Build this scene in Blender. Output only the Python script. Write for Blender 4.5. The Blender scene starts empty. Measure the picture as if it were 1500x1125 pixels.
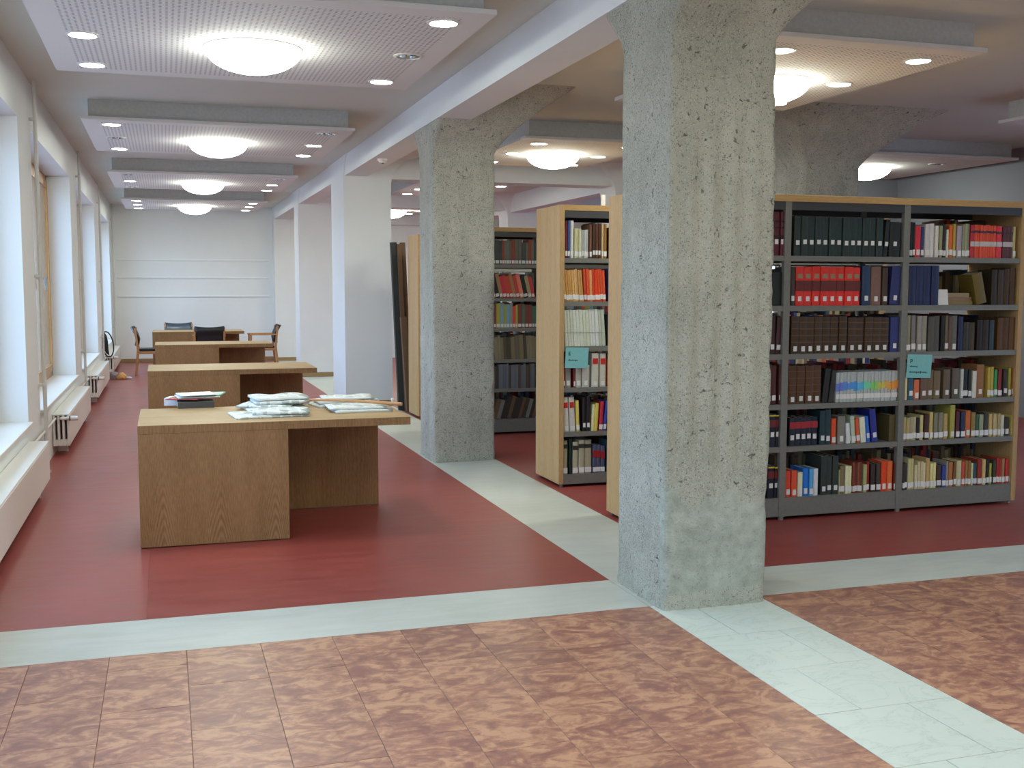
import bpy, bmesh, math, random
from mathutils import Vector, Matrix, Euler, noise

random.seed(11)
S = bpy.context.scene
COL = S.collection
PI = math.pi

# ------------------------------------------------------------ camera
H = 1.57
YAW, PITCH, ROLL, F = .30695, .08785, .0014, 1601.
cy, sy, cp, sp = math.cos(YAW), math.sin(YAW), math.cos(PITCH), math.sin(PITCH)
fwd = Vector((sy*cp, cy*cp, -sp)); rgt = Vector((cy, -sy, 0)); up = rgt.cross(fwd)
r2 = rgt*math.cos(ROLL)+up*math.sin(ROLL); u2 = -rgt*math.sin(ROLL)+up*math.cos(ROLL)
cam = bpy.data.cameras.new('camera'); cam.sensor_width = 36; cam.lens = 36*F/1500
cam.clip_start = .05
co = bpy.data.objects.new('camera', cam); COL.objects.link(co)
M = Matrix((r2, u2, -fwd)).transposed().to_4x4(); M.translation = (0, 0, H)
co.matrix_world = M
S.camera = co

# ------------------------------------------------------------ light and exposure
S.view_settings.view_transform = 'Standard'
S.view_settings.look = 'None'
S.view_settings.gamma = 1
S.view_settings.use_curve_mapping = False
S.view_settings.exposure = 0.5
SKY = 4.0                      # overcast sky outside the windows
DOME_E, SPOT_E = 23.0, 42.0    # glow of the lamp glasses
w = bpy.data.worlds.new('overcast_sky'); S.world = w; w.use_nodes = True
bg = w.node_tree.nodes['Background']
wn = w.node_tree.nodes; wl = w.node_tree.links       # bluish overcast sky above a darker ground
wt = wn.new('ShaderNodeTexCoord'); ws = wn.new('ShaderNodeSeparateXYZ'); wr = wn.new('ShaderNodeValToRGB')
wl.new(wt.outputs['Generated'], ws.inputs[0]); wl.new(ws.outputs[2], wr.inputs[0])
wr.color_ramp.elements[0].position = 0.0; wr.color_ramp.elements[0].color = (.20, .27, .38, 1)
wr.color_ramp.elements[1].position = .06; wr.color_ramp.elements[1].color = (.40, .66, 1, 1)
wl.new(wr.outputs[0], bg.inputs[0]); bg.inputs[1].default_value = SKY
S.cycles.use_denoising = True
S.cycles.max_bounces = 8
S.cycles.diffuse_bounces = 5
S.cycles.transparent_max_bounces = 12
S.cycles.sample_clamp_indirect = 6
S.cycles.caustics_reflective = False
S.cycles.caustics_refractive = False

XW, XR, YB, YN, ZC = -1.03, 9.95, 24.2, -4.2, 3.27   # left wall, right wall, back wall, near wall, ceiling
WINL = [(-3.6, -.5), (.55, 4.45), (5.25, 9.15), (10.0, 13.95), (14.95, 18.6), (19.7, 23.4)]
WINR = [(.55, 4.45), (5.6, 9.1), (14.95, 18.6)]
def portal(x, y0, y1, face):
    l = bpy.data.lights.new('daylight_portal', 'AREA'); l.shape = 'RECTANGLE'
    l.size = 2.35; l.size_y = y1-y0; l.cycles.is_portal = True
    o = bpy.data.objects.new('daylight_portal', l); COL.objects.link(o)
    o.location = (x, (y0+y1)/2, 1.7); o.rotation_euler = (0, -PI/2*face, 0)
for a, b in WINL: portal(XW-.42, a, b, 1)
for a, b in WINR[:3]: portal(XR+.42, a, b, -1)

# ------------------------------------------------------------ materials
def lin(hexs, k=1.0, cap=.86):
    h = hexs.lstrip('#'); out = []
    for i in (0, 2, 4):
        c = int(h[i:i+2], 16)/255
        c = c/12.92 if c <= .04045 else ((c+.055)/1.055)**2.4
        out.append(min(c*k, cap))
    return tuple(out)+(1,)
class NT:
    def __init__(s, name, rough=.6, spec=.5):
        s.m = bpy.data.materials.new(name); s.m.use_nodes = True
        s.t = s.m.node_tree; s.b = s.t.nodes['Principled BSDF']
        s.b.inputs['Roughness'].default_value = rough
        s.b.inputs['Specular IOR Level'].default_value = spec
    def n(s, typ, **kw):
        x = s.t.nodes.new(typ)
        for k, v in kw.items():
            if k in x.inputs: x.inputs[k].default_value = v
            else: setattr(x, k, v)
        return x
    def l(s, a, b): s.t.links.new(a, b)
    def coord(s, kind='Object', scale=(1, 1, 1), loc=(0, 0, 0)):
        c = s.n('ShaderNodeTexCoord'); mp = s.n('ShaderNodeMapping')
        mp.inputs['Scale'].default_value = scale; mp.inputs['Location'].default_value = loc
        s.l(c.outputs[kind], mp.inputs[0]); return mp.outputs[0]
    def world(s, scale=(1, 1, 1)):
        c = s.n('ShaderNodeNewGeometry'); mp = s.n('ShaderNodeMapping')
        mp.inputs['Scale'].default_value = scale
        s.l(c.outputs['Position'], mp.inputs[0]); return mp.outputs[0]
    def noise(s, vec, scale, detail=3, rough=.5, dist=0):
        x = s.n('ShaderNodeTexNoise'); x.inputs['Scale'].default_value = scale
        x.inputs['Detail'].default_value = detail; x.inputs['Roughness'].default_value = rough
        x.inputs['Distortion'].default_value = dist
        s.l(vec, x.inputs['Vector']); return x
    def ramp(s, fac, stops):
        r = s.n('ShaderNodeValToRGB'); e = r.color_ramp.elements
        while len(e) < len(stops): e.new(.5)
        for q, (p, c) in zip(e, stops):
            q.position = p; q.color = c if len(c) == 4 else tuple(c)+(1,)
        s.l(fac, r.inputs[0]); return r.outputs[0]
    def math(s, op, a, b=None):
        x = s.n('ShaderNodeMath', operation=op)
        for i, v in enumerate((a, b)):
            if v is None: continue
            if isinstance(v, (int, float)): x.inputs[i].default_value = v
            else: s.l(v, x.inputs[i])
        return x.outputs[0]
    def mix(s, fac, a, b, typ='MIX'):
        x = s.n('ShaderNodeMix', data_type='RGBA', blend_type=typ)
        for i, v in ((0, fac), (6, a), (7, b)):
            if isinstance(v, (int, float, tuple)): x.inputs[i].default_value = v
            else: s.l(v, x.inputs[i])
        return x.outputs[2]
    def color(s, v):
        if isinstance(v, tuple): s.b.inputs['Base Color'].default_value = v
        else: s.l(v, s.b.inputs['Base Color'])
    def bump(s, h, strength=.3, dist=.01):
        b = s.n('ShaderNodeBump'); b.inputs['Strength'].default_value = strength; b.inputs['Distance'].default_value = dist
        s.l(h, b.inputs['Height']); s.l(b.outputs[0], s.b.inputs['Normal'])

def plain(name, hexs, rough=.6, k=1.0, spec=.5, metal=0, grain=.04, gs=40):
    t = NT(name, rough, spec); c = lin(hexs, k)
    nz = t.noise(t.world(), gs, 3)
    lo = tuple(max(0, v*(1-grain*2)) for v in c[:3])+(1,); hi = tuple(min(1, v*(1+grain)) for v in c[:3])+(1,)
    t.color(t.ramp(nz.outputs[0], [(.3, lo), (.7, hi)])); t.b.inputs['Metallic'].default_value = metal
    return t.m

def plaster(name, hexs, bs=.12):
    t = NT(name, .85, .2); c = lin(hexs)
    nz = t.noise(t.world(), 1.3, 4)
    t.color(t.ramp(nz.outputs[0], [(.3, tuple(v*.95 for v in c[:3])), (.7, c)]))
    t.bump(t.noise(t.world(), 60, 3).outputs[0], bs, .004); return t.m

def oak(name, a, b, c, rough=.45, cath=True, ax='z', k=1.0):
    """oak veneer; grain runs along ax; cath gives the nested arches of crown-cut leaves"""
    t = NT(name, rough, .3)
    sep = t.n('ShaderNodeSeparateXYZ'); t.l(t.coord(), sep.inputs[0])
    X, Y, Z = sep.outputs
    along, across = (Z, t.math('ADD', X, Y)) if ax == 'z' else ((X, t.math('ADD', Y, Z)) if ax == 'x' else (Y, t.math('ADD', X, Z)))
    cmb = t.n('ShaderNodeCombineXYZ'); t.l(across, cmb.inputs[0]); t.l(t.math('MULTIPLY', along, .12), cmb.inputs[1])
    v = cmb.outputs[0]
    fine = t.noise(v, 160, 3, .6).outputs[0]
    broad = t.noise(v, 9, 3, .5).outputs[0]
    if cath:
        u = t.math('SUBTRACT', t.math('MODULO', t.math('ADD', across, 4.9615), .329), .1645)
        wob = t.noise(v, 8, 2, .5).outputs[0]
        r = t.math('POWER', t.math('ABSOLUTE', u), 1.5)
        g = t.math('ADD', t.math('ADD', along, t.math('MULTIPLY', r, 15)), t.math('MULTIPLY', wob, .30))
        fade = t.math('MAXIMUM', .12, t.math('MINIMUM', 1, t.math('MULTIPLY', t.math('SUBTRACT', .72, g), 2.6)))
        s_ = t.math('MULTIPLY', t.math('SINE', t.math('MULTIPLY', g, 92)), t.math('MULTIPLY', fade, 1.15))
    else:
        s_ = t.math('SINE', t.math('MULTIPLY', t.math('ADD', across, t.math('MULTIPLY', broad, .12)), 240)); s_ = t.math('MULTIPLY', s_, .45)
    s_ = t.math('MULTIPLY', t.math('ADD', s_, 1), .5)
    h = t.math('ADD', t.math('ADD', t.math('MULTIPLY', s_, .17), t.math('MULTIPLY', fine, .5)), t.math('MULTIPLY', broad, .33))
    t.color(t.ramp(h, [(.30, lin(a, k)), (.5, lin(b, k)), (.72, lin(c, k))]))
    t.bump(fine, .06, .002); return t.m

def concrete(name, base, pale, dark, rough_scale=1.0, patch=False, pits=.5):
    t = NT(name, .93, .15)
    v = t.world()
    big = t.noise(v, 2.2, 4, .55).outputs[0]
    med = t.noise(v, 14, 4, .6).outputs[0]
    vw = t.world((1, 1, .16))
    streak = t.noise(vw, 9, 3, .5).outputs[0]
    col = t.ramp(t.math('ADD', t.math('MULTIPLY', big, .5), t.math('ADD', t.math('MULTIPLY', med, .3), t.math('MULTIPLY', streak, .25))),
                 [(.35, lin(base)), (.68, lin(pale))])
    def chips(scale, thr, colr, seedscale, p):
        vo = t.n('ShaderNodeTexVoronoi'); vo.inputs['Scale'].default_value = scale; vo.inputs['Randomness'].default_value = 1
        wv = t.n('ShaderNodeVectorMath', operation='ADD'); t.l(v, wv.inputs[0])
        sc = t.n('ShaderNodeVectorMath', operation='SCALE'); sc.inputs['Scale'].default_value = .35/scale
        t.l(t.noise(v, scale*1.6, 2).outputs[1], sc.inputs[0]); t.l(sc.outputs[0], wv.inputs[1])
        t.l(wv.outputs[0], vo.inputs['Vector'])
        near = t.math('LESS_THAN', vo.outputs['Distance'], thr)
        sp = t.n('ShaderNodeSeparateColor'); t.l(vo.outputs['Color'], sp.inputs[0])
        pick = t.math('LESS_THAN', sp.outputs[0], p)
        return t.math('MULTIPLY', near, pick), vo.outputs['Distance']
    def pit(scale, thr, soft):
        n_ = t.noise(v, scale, 2.5, .55, .8).outputs[0]
        return t.math('MINIMUM', 1, t.math('MAXIMUM', 0, t.math('MULTIPLY', t.math('SUBTRACT', n_, thr), soft)))
    c1, d1 = chips(105*rough_scale, .36, dark, 1, pits)
    c2, d2 = chips(120*rough_scale, .45, dark, 1, .4)
    c3 = t.math('MULTIPLY', pit(34*rough_scale, .635, 14), pit(7, .40, 8))
    c4 = pit(58*rough_scale, .60, 9)
    if patch:
        sep = t.n('ShaderNodeSeparateXYZ'); t.l(v, sep.inputs[0])
        wob = t.math('MULTIPLY', t.math('SUBTRACT', t.noise(v, 5, 3).outputs[0], .5), .5)
        pm = t.math('MULTIPLY', t.math('LESS_THAN', t.math('ADD', sep.outputs[2], wob), .55), t.math('LESS_THAN', sep.outputs[1], 4.79))
        sm = t.math('MULTIPLY', pm, t.math('GREATER_THAN', t.math('ADD', sep.outputs[2], t.math('MULTIPLY', wob, .25)), .08))
        col = t.mix(sm, col, t.ramp(med, [(.3, lin('989d91')), (.7, lin('b6bcb0'))]))
        inv = t.math('SUBTRACT', 1, t.math('MULTIPLY', sm, .8))
        c1 = t.math('MULTIPLY', c1, inv); c2 = t.math('MULTIPLY', c2, inv); c3 = t.math('MULTIPLY', c3, inv)
    col = t.mix(t.math('MULTIPLY', c1, .55), col, lin(dark))
    col = t.mix(t.math('MULTIPLY', c2, .4), col, lin('c9c6bf'))
    col = t.mix(t.math('MULTIPLY', c3, .75), col, lin('4b4a48'))
    col = t.mix(t.math('MULTIPLY', c4, .42), col, lin('6f716d'))
    t.color(col)
    hh = t.math('SUBTRACT', t.math('ADD', med, t.math('MULTIPLY', t.noise(v, 110, 3).outputs[0], .6)), t.math('MULTIPLY', t.math('ADD', c1, c3), .8))
    t.bump(hh, .75, .012); return t.m

def marble(name, c0, c1, c2, rough=.28, scale=8.0, vein=False):
    t = NT(name, rough, .75)
    oi = t.n('ShaderNodeObjectInfo')
    off = t.n('ShaderNodeVectorMath', operation='SCALE'); off.inputs[0].default_value = (7, 13, 3); t.l(oi.outputs['Random'], off.inputs['Scale'])
    add = t.n('ShaderNodeVectorMath', operation='ADD'); t.l(t.world((.8, 1.25, 1)), add.inputs[0]); t.l(off.outputs[0], add.inputs[1])
    v = add.outputs[0]
    a = t.noise(v, scale, 6, .62, 1.6).outputs[0]
    b = t.noise(v, scale*4, 3, .6, .6).outputs[0]
    if vein:
        r = t.math('ABSOLUTE', t.math('SUBTRACT', a, .5))
        col = t.ramp(r, [(0, lin(c0)), (.006, lin(c1)), (.05, lin(c2))])
    else:
        d_ = t.noise(v, scale*.35, 2).outputs[0]
        col = t.ramp(t.math('ADD', t.math('ADD', t.math('MULTIPLY', a, .62), t.math('MULTIPLY', b, .26)), t.math('MULTIPLY', d_, .12)), [(.42, lin(c0)), (.50, lin(c1)), (.57, lin(c2))])
        v2 = t.n('ShaderNodeHueSaturation'); t.l(t.math('ADD', .93, t.math('MULTIPLY', oi.outputs['Random'], .13)), v2.inputs['Value']); t.l(col, v2.inputs['Color']); col = v2.outputs[0]
    t.color(col)
    t.l(t.math('ADD', rough, t.math('MULTIPLY', b, .25)), t.b.inputs['Roughness'])
    t.bump(t.noise(t.world(), 3.0, 2).outputs[0], .05, .02); return t.m

def lino(name, c0, c1, rough=.3):
    t = NT(name, rough, .75)
    v = t.world((.35, 1.6, 1))
    a = t.noise(v, 9, 5, .65, .5).outputs[0]; b = t.noise(t.world(), 1.2, 3).outputs[0]
    t.color(t.ramp(t.math('ADD', t.math('MULTIPLY', a, .6), t.math('MULTIPLY', b, .4)), [(.36, lin(c0)), (.66, lin(c1))]))
    t.l(t.math('ADD', rough, t.math('MULTIPLY', a, .22)), t.b.inputs['Roughness'])
    t.bump(t.noise(t.world(), 24, 2).outputs[0], .03, .01); return t.m

def perforated(name, hexs):
    t = NT(name, .85, .2)
    sep = t.n('ShaderNodeSeparateXYZ'); t.l(t.world((1/.033, 1/.033, 1)), sep.inputs[0])
    fx = t.math('SUBTRACT', t.math('FRACT', sep.outputs[0]), .5); fy = t.math('SUBTRACT', t.math('FRACT', sep.outputs[1]), .5)
    d = t.math('ADD', t.math('MULTIPLY', fx, fx), t.math('MULTIPLY', fy, fy))
    hole = t.math('LESS_THAN', d, .06)
    c = t.coord()
    sp = t.n('ShaderNodeSeparateXYZ'); t.l(c, sp.inputs[0])
    bx_ = t.math('LESS_THAN', t.math('ABSOLUTE', sp.outputs[0]), PERF_X); by_ = t.math('LESS_THAN', t.math('ABSOLUTE', sp.outputs[1]), 1.06)
    h = t.math('MULTIPLY', hole, t.math('MULTIPLY', bx_, by_))
    t.color(t.mix(h, lin(hexs), lin('9b9a9d'))); return t.m

def glow(name, col, strength):
    t = NT(name, .4); t.color((.9, .9, .9, 1))
    t.b.inputs['Emission Color'].default_value = col; t.b.inputs['Emission Strength'].default_value = strength
    return t.m

MT = {}
MT['wall'] = plaster('white_plaster', 'e6e9e9')
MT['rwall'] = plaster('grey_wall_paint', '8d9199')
MT['ceiling'] = plaster('ceiling_paint', 'd2d4ce', .06)
PERF_X = 1.08
MT['perf'] = perforated('perforated_board', 'd9d7d6')
MT['upstand'] = plain('upstand_paint', 'c2c4c3', .8)
MT['oak'] = oak('oak_crown_cut', '7d5d3a', '9a754c', 'b18c62', cath=True)
MT['oakdark'] = oak('oak_straight', '7d5d3a', '97734b', 'ac875c', cath=False)
MT['oaktop'] = oak('oak_top', '8d714c', 'a2865e', 'b2976f', .5, cath=False, ax='x')
MT['beech'] = oak('pale_beech', 'a98556', 'b99768', 'c6a678', .5, cath=False, ax='z')
MT['beechx'] = oak('pale_beech_rail', 'a98552', 'bc9863', 'c9a674', .5, cath=False, ax='x')
MT['skirt'] = plain('oak_skirting', '9a7d55', .5)
MT['concrete'] = concrete('exposed_concrete', '999a8c', 'b7b7a9', '5c5f62', 1.0, True, .35)
MT['concrete2'] = concrete('rough_concrete', '9c9c90', 'c0bfb2', '5a5b59', .9, False, .5)
MT['red'] = lino('red_linoleum', '83352f', '974139', .30)
MT['red2'] = lino('red_linoleum_sheet', '873b36', '9b4842', .27)
MT['grey'] = lino('grey_linoleum', 'b6bab0', 'c8cbc3', .32)
MT['tile'] = marble('red_marbled_tile', '8a5a50', 'a3715c', 'bf8f70', .27, 7.5)
MT['wtile'] = marble('pale_marbled_tile', 'bcc7bd', 'cdd7ce', 'd3dcd4', .25, 4, True)
MT['slab'] = plain('floor_screed', 'a08476', .9)
MT['metal'] = plain('grey_shelf_steel', '7d7b73', .45, spec=.4)
MT['metaldark'] = plain('dark_shelf_steel', '3b3b3d', .5)
MT['white'] = plain('white_enamel', 'e3e1dc', .35, grain=.01)
MT['pipe'] = plain('pipe_paint', 'cfcfca', .35, grain=.01)
MT['black'] = plain('black_plastic', '15161a', .45)
MT['blackfab'] = plain('black_leather', '17191d', .42)
MT['bluefab'] = plain('slate_leather', '3f4c58', .3)
MT['chairwood'] = oak('chair_beech', 'a5744a', 'b98657', 'c69769', .45, cath=False)
MT['winwood'] = oak('window_oak', '96693c', 'ab7c4a', 'bd905c', .4, cath=False)
MT['paper'] = plain('page_paper', 'd2cab2', .9, k=.9)
MT['sticker'] = plain('sticker_paper', 'e6e4df', .7, grain=.02)
MT['cyan'] = plain('cyan_card', '86c8c6', .7, grain=.02)
MT['ink'] = plain('printed_ink', '2c4f55', .8)
MT['boarddark'] = plain('dark_board', '2e3230', .6)
MT['boardbrown'] = plain('brown_board', '6e5238', .6)
MT['chrome'] = plain('chromed_reflector', 'b9c0c4', .12, metal=.9, grain=.01)
MT['bag'] = plain('orange_bag', 'd99d55', .45, grain=.12, gs=18)
MT['bagw'] = plain('white_bag', 'cfc9cf', .5)
MT['baggrey'] = plain('grey_cloth', '8c8080', .8)
MT['dome'] = glow('opal_glass_glow', (.96, 1, .87, 1), DOME_E)
MT['spot'] = glow('spot_glass_glow', (.96, 1, .87, 1), SPOT_E)
def glass():
    t = NT('window_glass', .05); t.t.nodes.remove(t.b)
    tr = t.n('ShaderNodeBsdfTransparent'); gl = t.n('ShaderNodeBsdfGlossy'); gl.inputs['Roughness'].default_value = .02
    lw = t.n('ShaderNodeLayerWeight'); lw.inputs['Blend'].default_value = .5; fr = t.math('ADD', .04, t.math('MULTIPLY', t.math('POWER', lw.outputs['Facing'], 5), .7)); mx = t.n('ShaderNodeMixShader')
    t.l(fr, mx.inputs[0]); t.l(tr.outputs[0], mx.inputs[1]); t.l(gl.outputs[0], mx.inputs[2])
    t.l(mx.outputs[0], t.t.nodes['Material Output'].inputs[0]); return t.m
MT['glass'] = glass()
def objcol(name, rough=.5):
    t = NT(name, rough, .35); oi = t.n('ShaderNodeObjectInfo')
    nz = t.noise(t.world(), 70, 3).outputs[0]
    v = t.n('ShaderNodeHueSaturation'); t.l(t.math('ADD', .85, t.math('MULTIPLY', nz, .3)), v.inputs['Value']); t.l(oi.outputs['Color'], v.inputs['Color'])
    t.color(v.outputs[0]); return t.m
MT['book'] = objcol('book_cloth', .5)
def newsprint(name, photo=True):
    t = NT(name, .85, .2)
    c = t.n('ShaderNodeTexCoord'); sep = t.n('ShaderNodeSeparateXYZ'); t.l(c.outputs['Object'], sep.inputs[0])
    ln = t.math('GREATER_THAN', t.math('SINE', t.math('MULTIPLY', sep.outputs[1], 620)), .1)
    colm = t.math('GREATER_THAN', t.math('SINE', t.math('MULTIPLY', sep.outputs[0], 95)), -.75)
    nz = t.noise(c.outputs['Object'], 14, 1).outputs[0]
    blk = t.math('GREATER_THAN', nz, .46)
    ink = t.math('MULTIPLY', t.math('MULTIPLY', ln, colm), t.math('MULTIPLY', blk, .38))
    base = t.mix(ink, lin('d9dcd8'), lin('55585a'))
    ph = t.math('GREATER_THAN', t.noise(c.outputs['Object'], 8, 0).outputs[0], .66)
    base = t.mix(t.math('MULTIPLY', ph, .55), base, t.ramp(nz, [(.3, lin('9c4a45')), (.5, lin('5d7a5a')), (.7, lin('4f5f78'))]))
    t.color(base); return t.m
MT['news'] = newsprint('newsprint')

# ------------------------------------------------------------ mesh helpers
class MB:
    def __init__(s): s.bm = bmesh.new()
    def box(s, x0, x1, y0, y1, z0, z1):
        bm = s.bm
        v = [bm.verts.new(p) for p in ((x0,y0,z0),(x1,y0,z0),(x1,y1,z0),(x0,y1,z0),(x0,y0,z1),(x1,y0,z1),(x1,y1,z1),(x0,y1,z1))]
        for f in ((0,3,2,1),(4,5,6,7),(0,1,5,4),(1,2,6,5),(2,3,7,6),(3,0,4,7)): bm.faces.new([v[i] for i in f])
        return s
    def prism(s, pts, a0, a1, plane='xz'):
        """extrude a closed outline; plane xz -> along y, yz -> along x, xy -> along z"""
        bm = s.bm
        def P(p, a): return (p[0], a, p[1]) if plane == 'xz' else ((a, p[0], p[1]) if plane == 'yz' else (p[0], p[1], a))
        A = [bm.verts.new(P(p, a0)) for p in pts]; B = [bm.verts.new(P(p, a1)) for p in pts]
        n = len(pts); bm.faces.new(A); bm.faces.new(B[::-1])
        for i in range(n): bm.faces.new((A[i], B[i], B[(i+1) % n], A[(i+1) % n]))
        return s
    def cyl(s, p, q, r, n=12, r2=None, cap=True):
        p, q = Vector(p), Vector(q); d = (q-p).normalized()
        a = d.orthogonal().normalized(); b = d.cross(a); r2 = r if r2 is None else r2
        A = [s.bm.verts.new(p+(a*math.cos(t)+b*math.sin(t))*r) for t in [2*PI*i/n for i in range(n)]]
        B = [s.bm.verts.new(q+(a*math.cos(t)+b*math.sin(t))*r2) for t in [2*PI*i/n for i in range(n)]]
        for i in range(n): s.bm.faces.new((A[i], A[(i+1) % n], B[(i+1) % n], B[i]))
        if cap: s.bm.faces.new(A[::-1]); s.bm.faces.new(B)
        return s
    def lathe(s, prof, n=32, c=(0, 0, 0)):
        """profile of (radius, z) turned about the vertical through c"""
        rings = []
        for r, z in prof:
            if r < 1e-5: rings.append([s.bm.verts.new((c[0], c[1], c[2]+z))])
            else: rings.append([s.bm.verts.new((c[0]+r*math.cos(2*PI*i/n), c[1]+r*math.sin(2*PI*i/n), c[2]+z)) for i in range(n)])
        for A, B in zip(rings, rings[1:]):
            for i in range(n):
                j = (i+1) % n
                if len(A) == 1 and len(B) == 1: continue
                if len(A) == 1: s.bm.faces.new((A[0], B[i], B[j]))
                elif len(B) == 1: s.bm.faces.new((A[i], A[j], B[0]))
                else: s.bm.faces.new((A[i], A[j], B[j], B[i]))
        return s
    def tube(s, pts, r, n=8):
        pts = [Vector(p) for p in pts]; rings = []
        for i, p in enumerate(pts):
            d = (pts[min(i+1, len(pts)-1)]-pts[max(i-1, 0)]).normalized()
            a = d.cross(Vector((.31, .22, .92))).normalized(); b = d.cross(a)
            rings.append([s.bm.verts.new(p+(a*math.cos(2*PI*k/n)+b*math.sin(2*PI*k/n))*r) for k in range(n)])
        for A, B in zip(rings, rings[1:]):
            for k in range(n): s.bm.faces.new((A[k], A[(k+1) % n], B[(k+1) % n], B[k]))
        s.bm.faces.new(rings[0][::-1]); s.bm.faces.new(rings[-1]); return s
    def bevel(s, w=.003, seg=1):
        bmesh.ops.bevel(s.bm, geom=s.bm.edges[:], offset=w, segments=seg, affect='EDGES', clamp_overlap=True); return s
    def smooth(s):
        for f in s.bm.faces: f.smooth = True
        return s
    def obj(s, name, mat, parent=None, loc=None, smooth_angle=None):
        bmesh.ops.recalc_face_normals(s.bm, faces=s.bm.faces[:])
        me = bpy.data.meshes.new(name); s.bm.to_mesh(me); s.bm.free()
        me.materials.append(MT[mat] if isinstance(mat, str) else mat)
        o = bpy.data.objects.new(name, me); COL.objects.link(o)
        if parent: o.parent = parent
        if loc: o.location = loc
        return o
def tag(o, label, cat=None, group=None, kind=None):
    if label: o['label'] = label
    if cat: o['category'] = cat
    if group: o['group'] = group
    if kind: o['kind'] = kind
    return o
def thing(name, label, cat, loc=(0, 0, 0), rz=0, group=None):
    o = bpy.data.objects.new(name, None); COL.objects.link(o); o.empty_display_size = .1
    o.location = loc; o.rotation_euler = (0, 0, rz)
    return tag(o, label, cat, group)
def copy_tree(o, loc=None, rz=None, parent=None):
    c = o.copy(); COL.objects.link(c)
    if parent: c.parent = parent
    if loc: c.location = loc
    if rz is not None: c.rotation_euler = (0, 0, rz)
    for ch in list(o.children): copy_tree(ch, parent=c)
    return c
def box(name, mat, x0, x1, y0, y1, z0, z1, parent=None, bevel=0):
    m = MB().box(x0, x1, y0, y1, z0, z1)
    if bevel: m.bevel(bevel)
    return m.obj(name, mat, parent)
def struct(o, label=None): return tag(o, label, None, None, 'structure')

# ------------------------------------------------------------ the setting
floor = struct(box('floor', 'slab', XW-.5, XR+.5, YN-.3, YB+.3, -.25, -.0042), 'library floor of red linoleum, grey bands and marbled tiles')
XB0, XB1 = 2.25, 2.86           # the pale band that follows the first row of pillars
YS0, YS1 = 4.84, 5.35           # the grey band across the room
def sheet(name, mat, x0, x1, y0, y1, label=None):
    o = box(name, mat, x0, x1, y0, y1, -.0041, 0, floor)
    if label: o['label'] = label
sheet('linoleum_sheet', 'red2', XW-.02, -.12, YS1, YB, 'paler red linoleum sheet along the windows')
sheet('linoleum_sheet', 'red', -.119, XB0, YS1, YB, 'red linoleum sheet under the desks')
sheet('linoleum_sheet', 'red', XB1, XR, YS1, YB, 'red linoleum between the bookcases')
sheet('linoleum_band', 'grey', XB0, XB1, YS1, YB, 'grey linoleum band under the pillars')
sheet('linoleum_band', 'grey', XW, XB0-.005, YS0, YS1, 'grey linoleum band before the desks')
sheet('linoleum_band', 'grey', XB0, XR, YS0, YS1, 'grey linoleum band before the bookcases')
TW, TL, GJ = .314, .465, .0024
tile_mesh = None
def put_tile(name, mat, x0, x1, y0, y1):
    GJ = .0042 if mat == 'wtile' else .0018
    m = MB().box(-(x1-x0-GJ)/2, (x1-x0-GJ)/2, -(y1-y0-GJ)/2, (y1-y0-GJ)/2, -.0034, 0)
    m.bevel(.0008)
    o = m.obj(name, mat, floor, ((x0+x1)/2, (y0+y1)/2, random.uniform(-.0006, .0006)))
    o.rotation_euler = (random.uniform(-.0009, .0009), random.uniform(-.0009, .0009), 0)
def tile_field(xs, y_top, y_low):
    offs = [.22, .45, .0, .38, .15]
    for i, (xa, xb) in enumerate(zip(xs, xs[1:])):
        y = y_top; first = offs[(i*2) % 5]+.02*(i % 3)
        e = y-first if first > .06 else y-TL
        while y > y_low:
            put_tile('tile', 'tile', xa, xb, max(e, y_low), y); y = e; e = y-TL
tile_field([XB0-TW*i for i in range(10, -1, -1)], YS0, 2.3)
tile_field([XB1+TW*i for i in range(0, 11)], YS0, 2.3)
y = 4.79; ks = 0
put_tile('pale_tile', 'wtile', XB0, XB1, 4.79, 4.84)
for ya, yb, cut in ((4.32, 4.79, 2.46), (3.855, 4.32, 2.66), (3.39, 3.855, 2.45), (2.925, 3.39, 2.65), (2.46, 2.925, 2.45), (2.3, 2.46, 2.66)):
    put_tile('pale_tile', 'wtile', XB0, cut, ya, yb); put_tile('pale_tile', 'wtile', cut, XB1, ya, yb)
for x0, x1, mt in ((XW, XB0, 'tile'), (XB0, XB1, 'wtile'), (XB1, XR, 'tile')):
    sheet('tile_field', mt, x0, x1, YN, 2.298)
sheet('tile_field', 'tile', XB1+10*TW+.001, XR, 2.3, YS0)

struct(box('ceiling', 'ceiling', XW-.5, XR+.5, YN-.3, YB+.3, ZC, ZC+.2), 'off-white painted ceiling')
def wall_windows(name, x_in, x_out, wins, label, mat='wall'):
    m = MB(); a, b = min(x_in, x_out), max(x_in, x_out); y = YN
    for y0, y1 in wins:
        m.box(a, b, y, y0, 0, ZC)
        m.box(a, b, y0, y1, 0, .5); m.box(a, b, y0, y1, 2.86, ZC); y = y1
    m.box(a, b, y, YB, 0, ZC)
    return struct(m.obj(name, mat), label)
wall_windows('wall_left', XW, XW-.5, WINL, 'white wall with deep window recesses')
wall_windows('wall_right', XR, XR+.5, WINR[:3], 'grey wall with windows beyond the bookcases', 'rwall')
wb = struct(box('wall_back', 'wall', XW-.5, XR+.5, YB, YB+.3, 0, ZC), 'white end wall with three thin horizontal rails')
struct(box('wall_front', 'wall', XW-.5, XR+.5, YN-.3, YN, 0, ZC), 'white wall behind the entrance tiles')
for z in (2.14, 1.77, 1.38):
    MB().box(-.93, 2.16, YB-.022, YB, z-.018, z+.018).bevel(.004).obj('rail', 'wall', wb)
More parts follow.
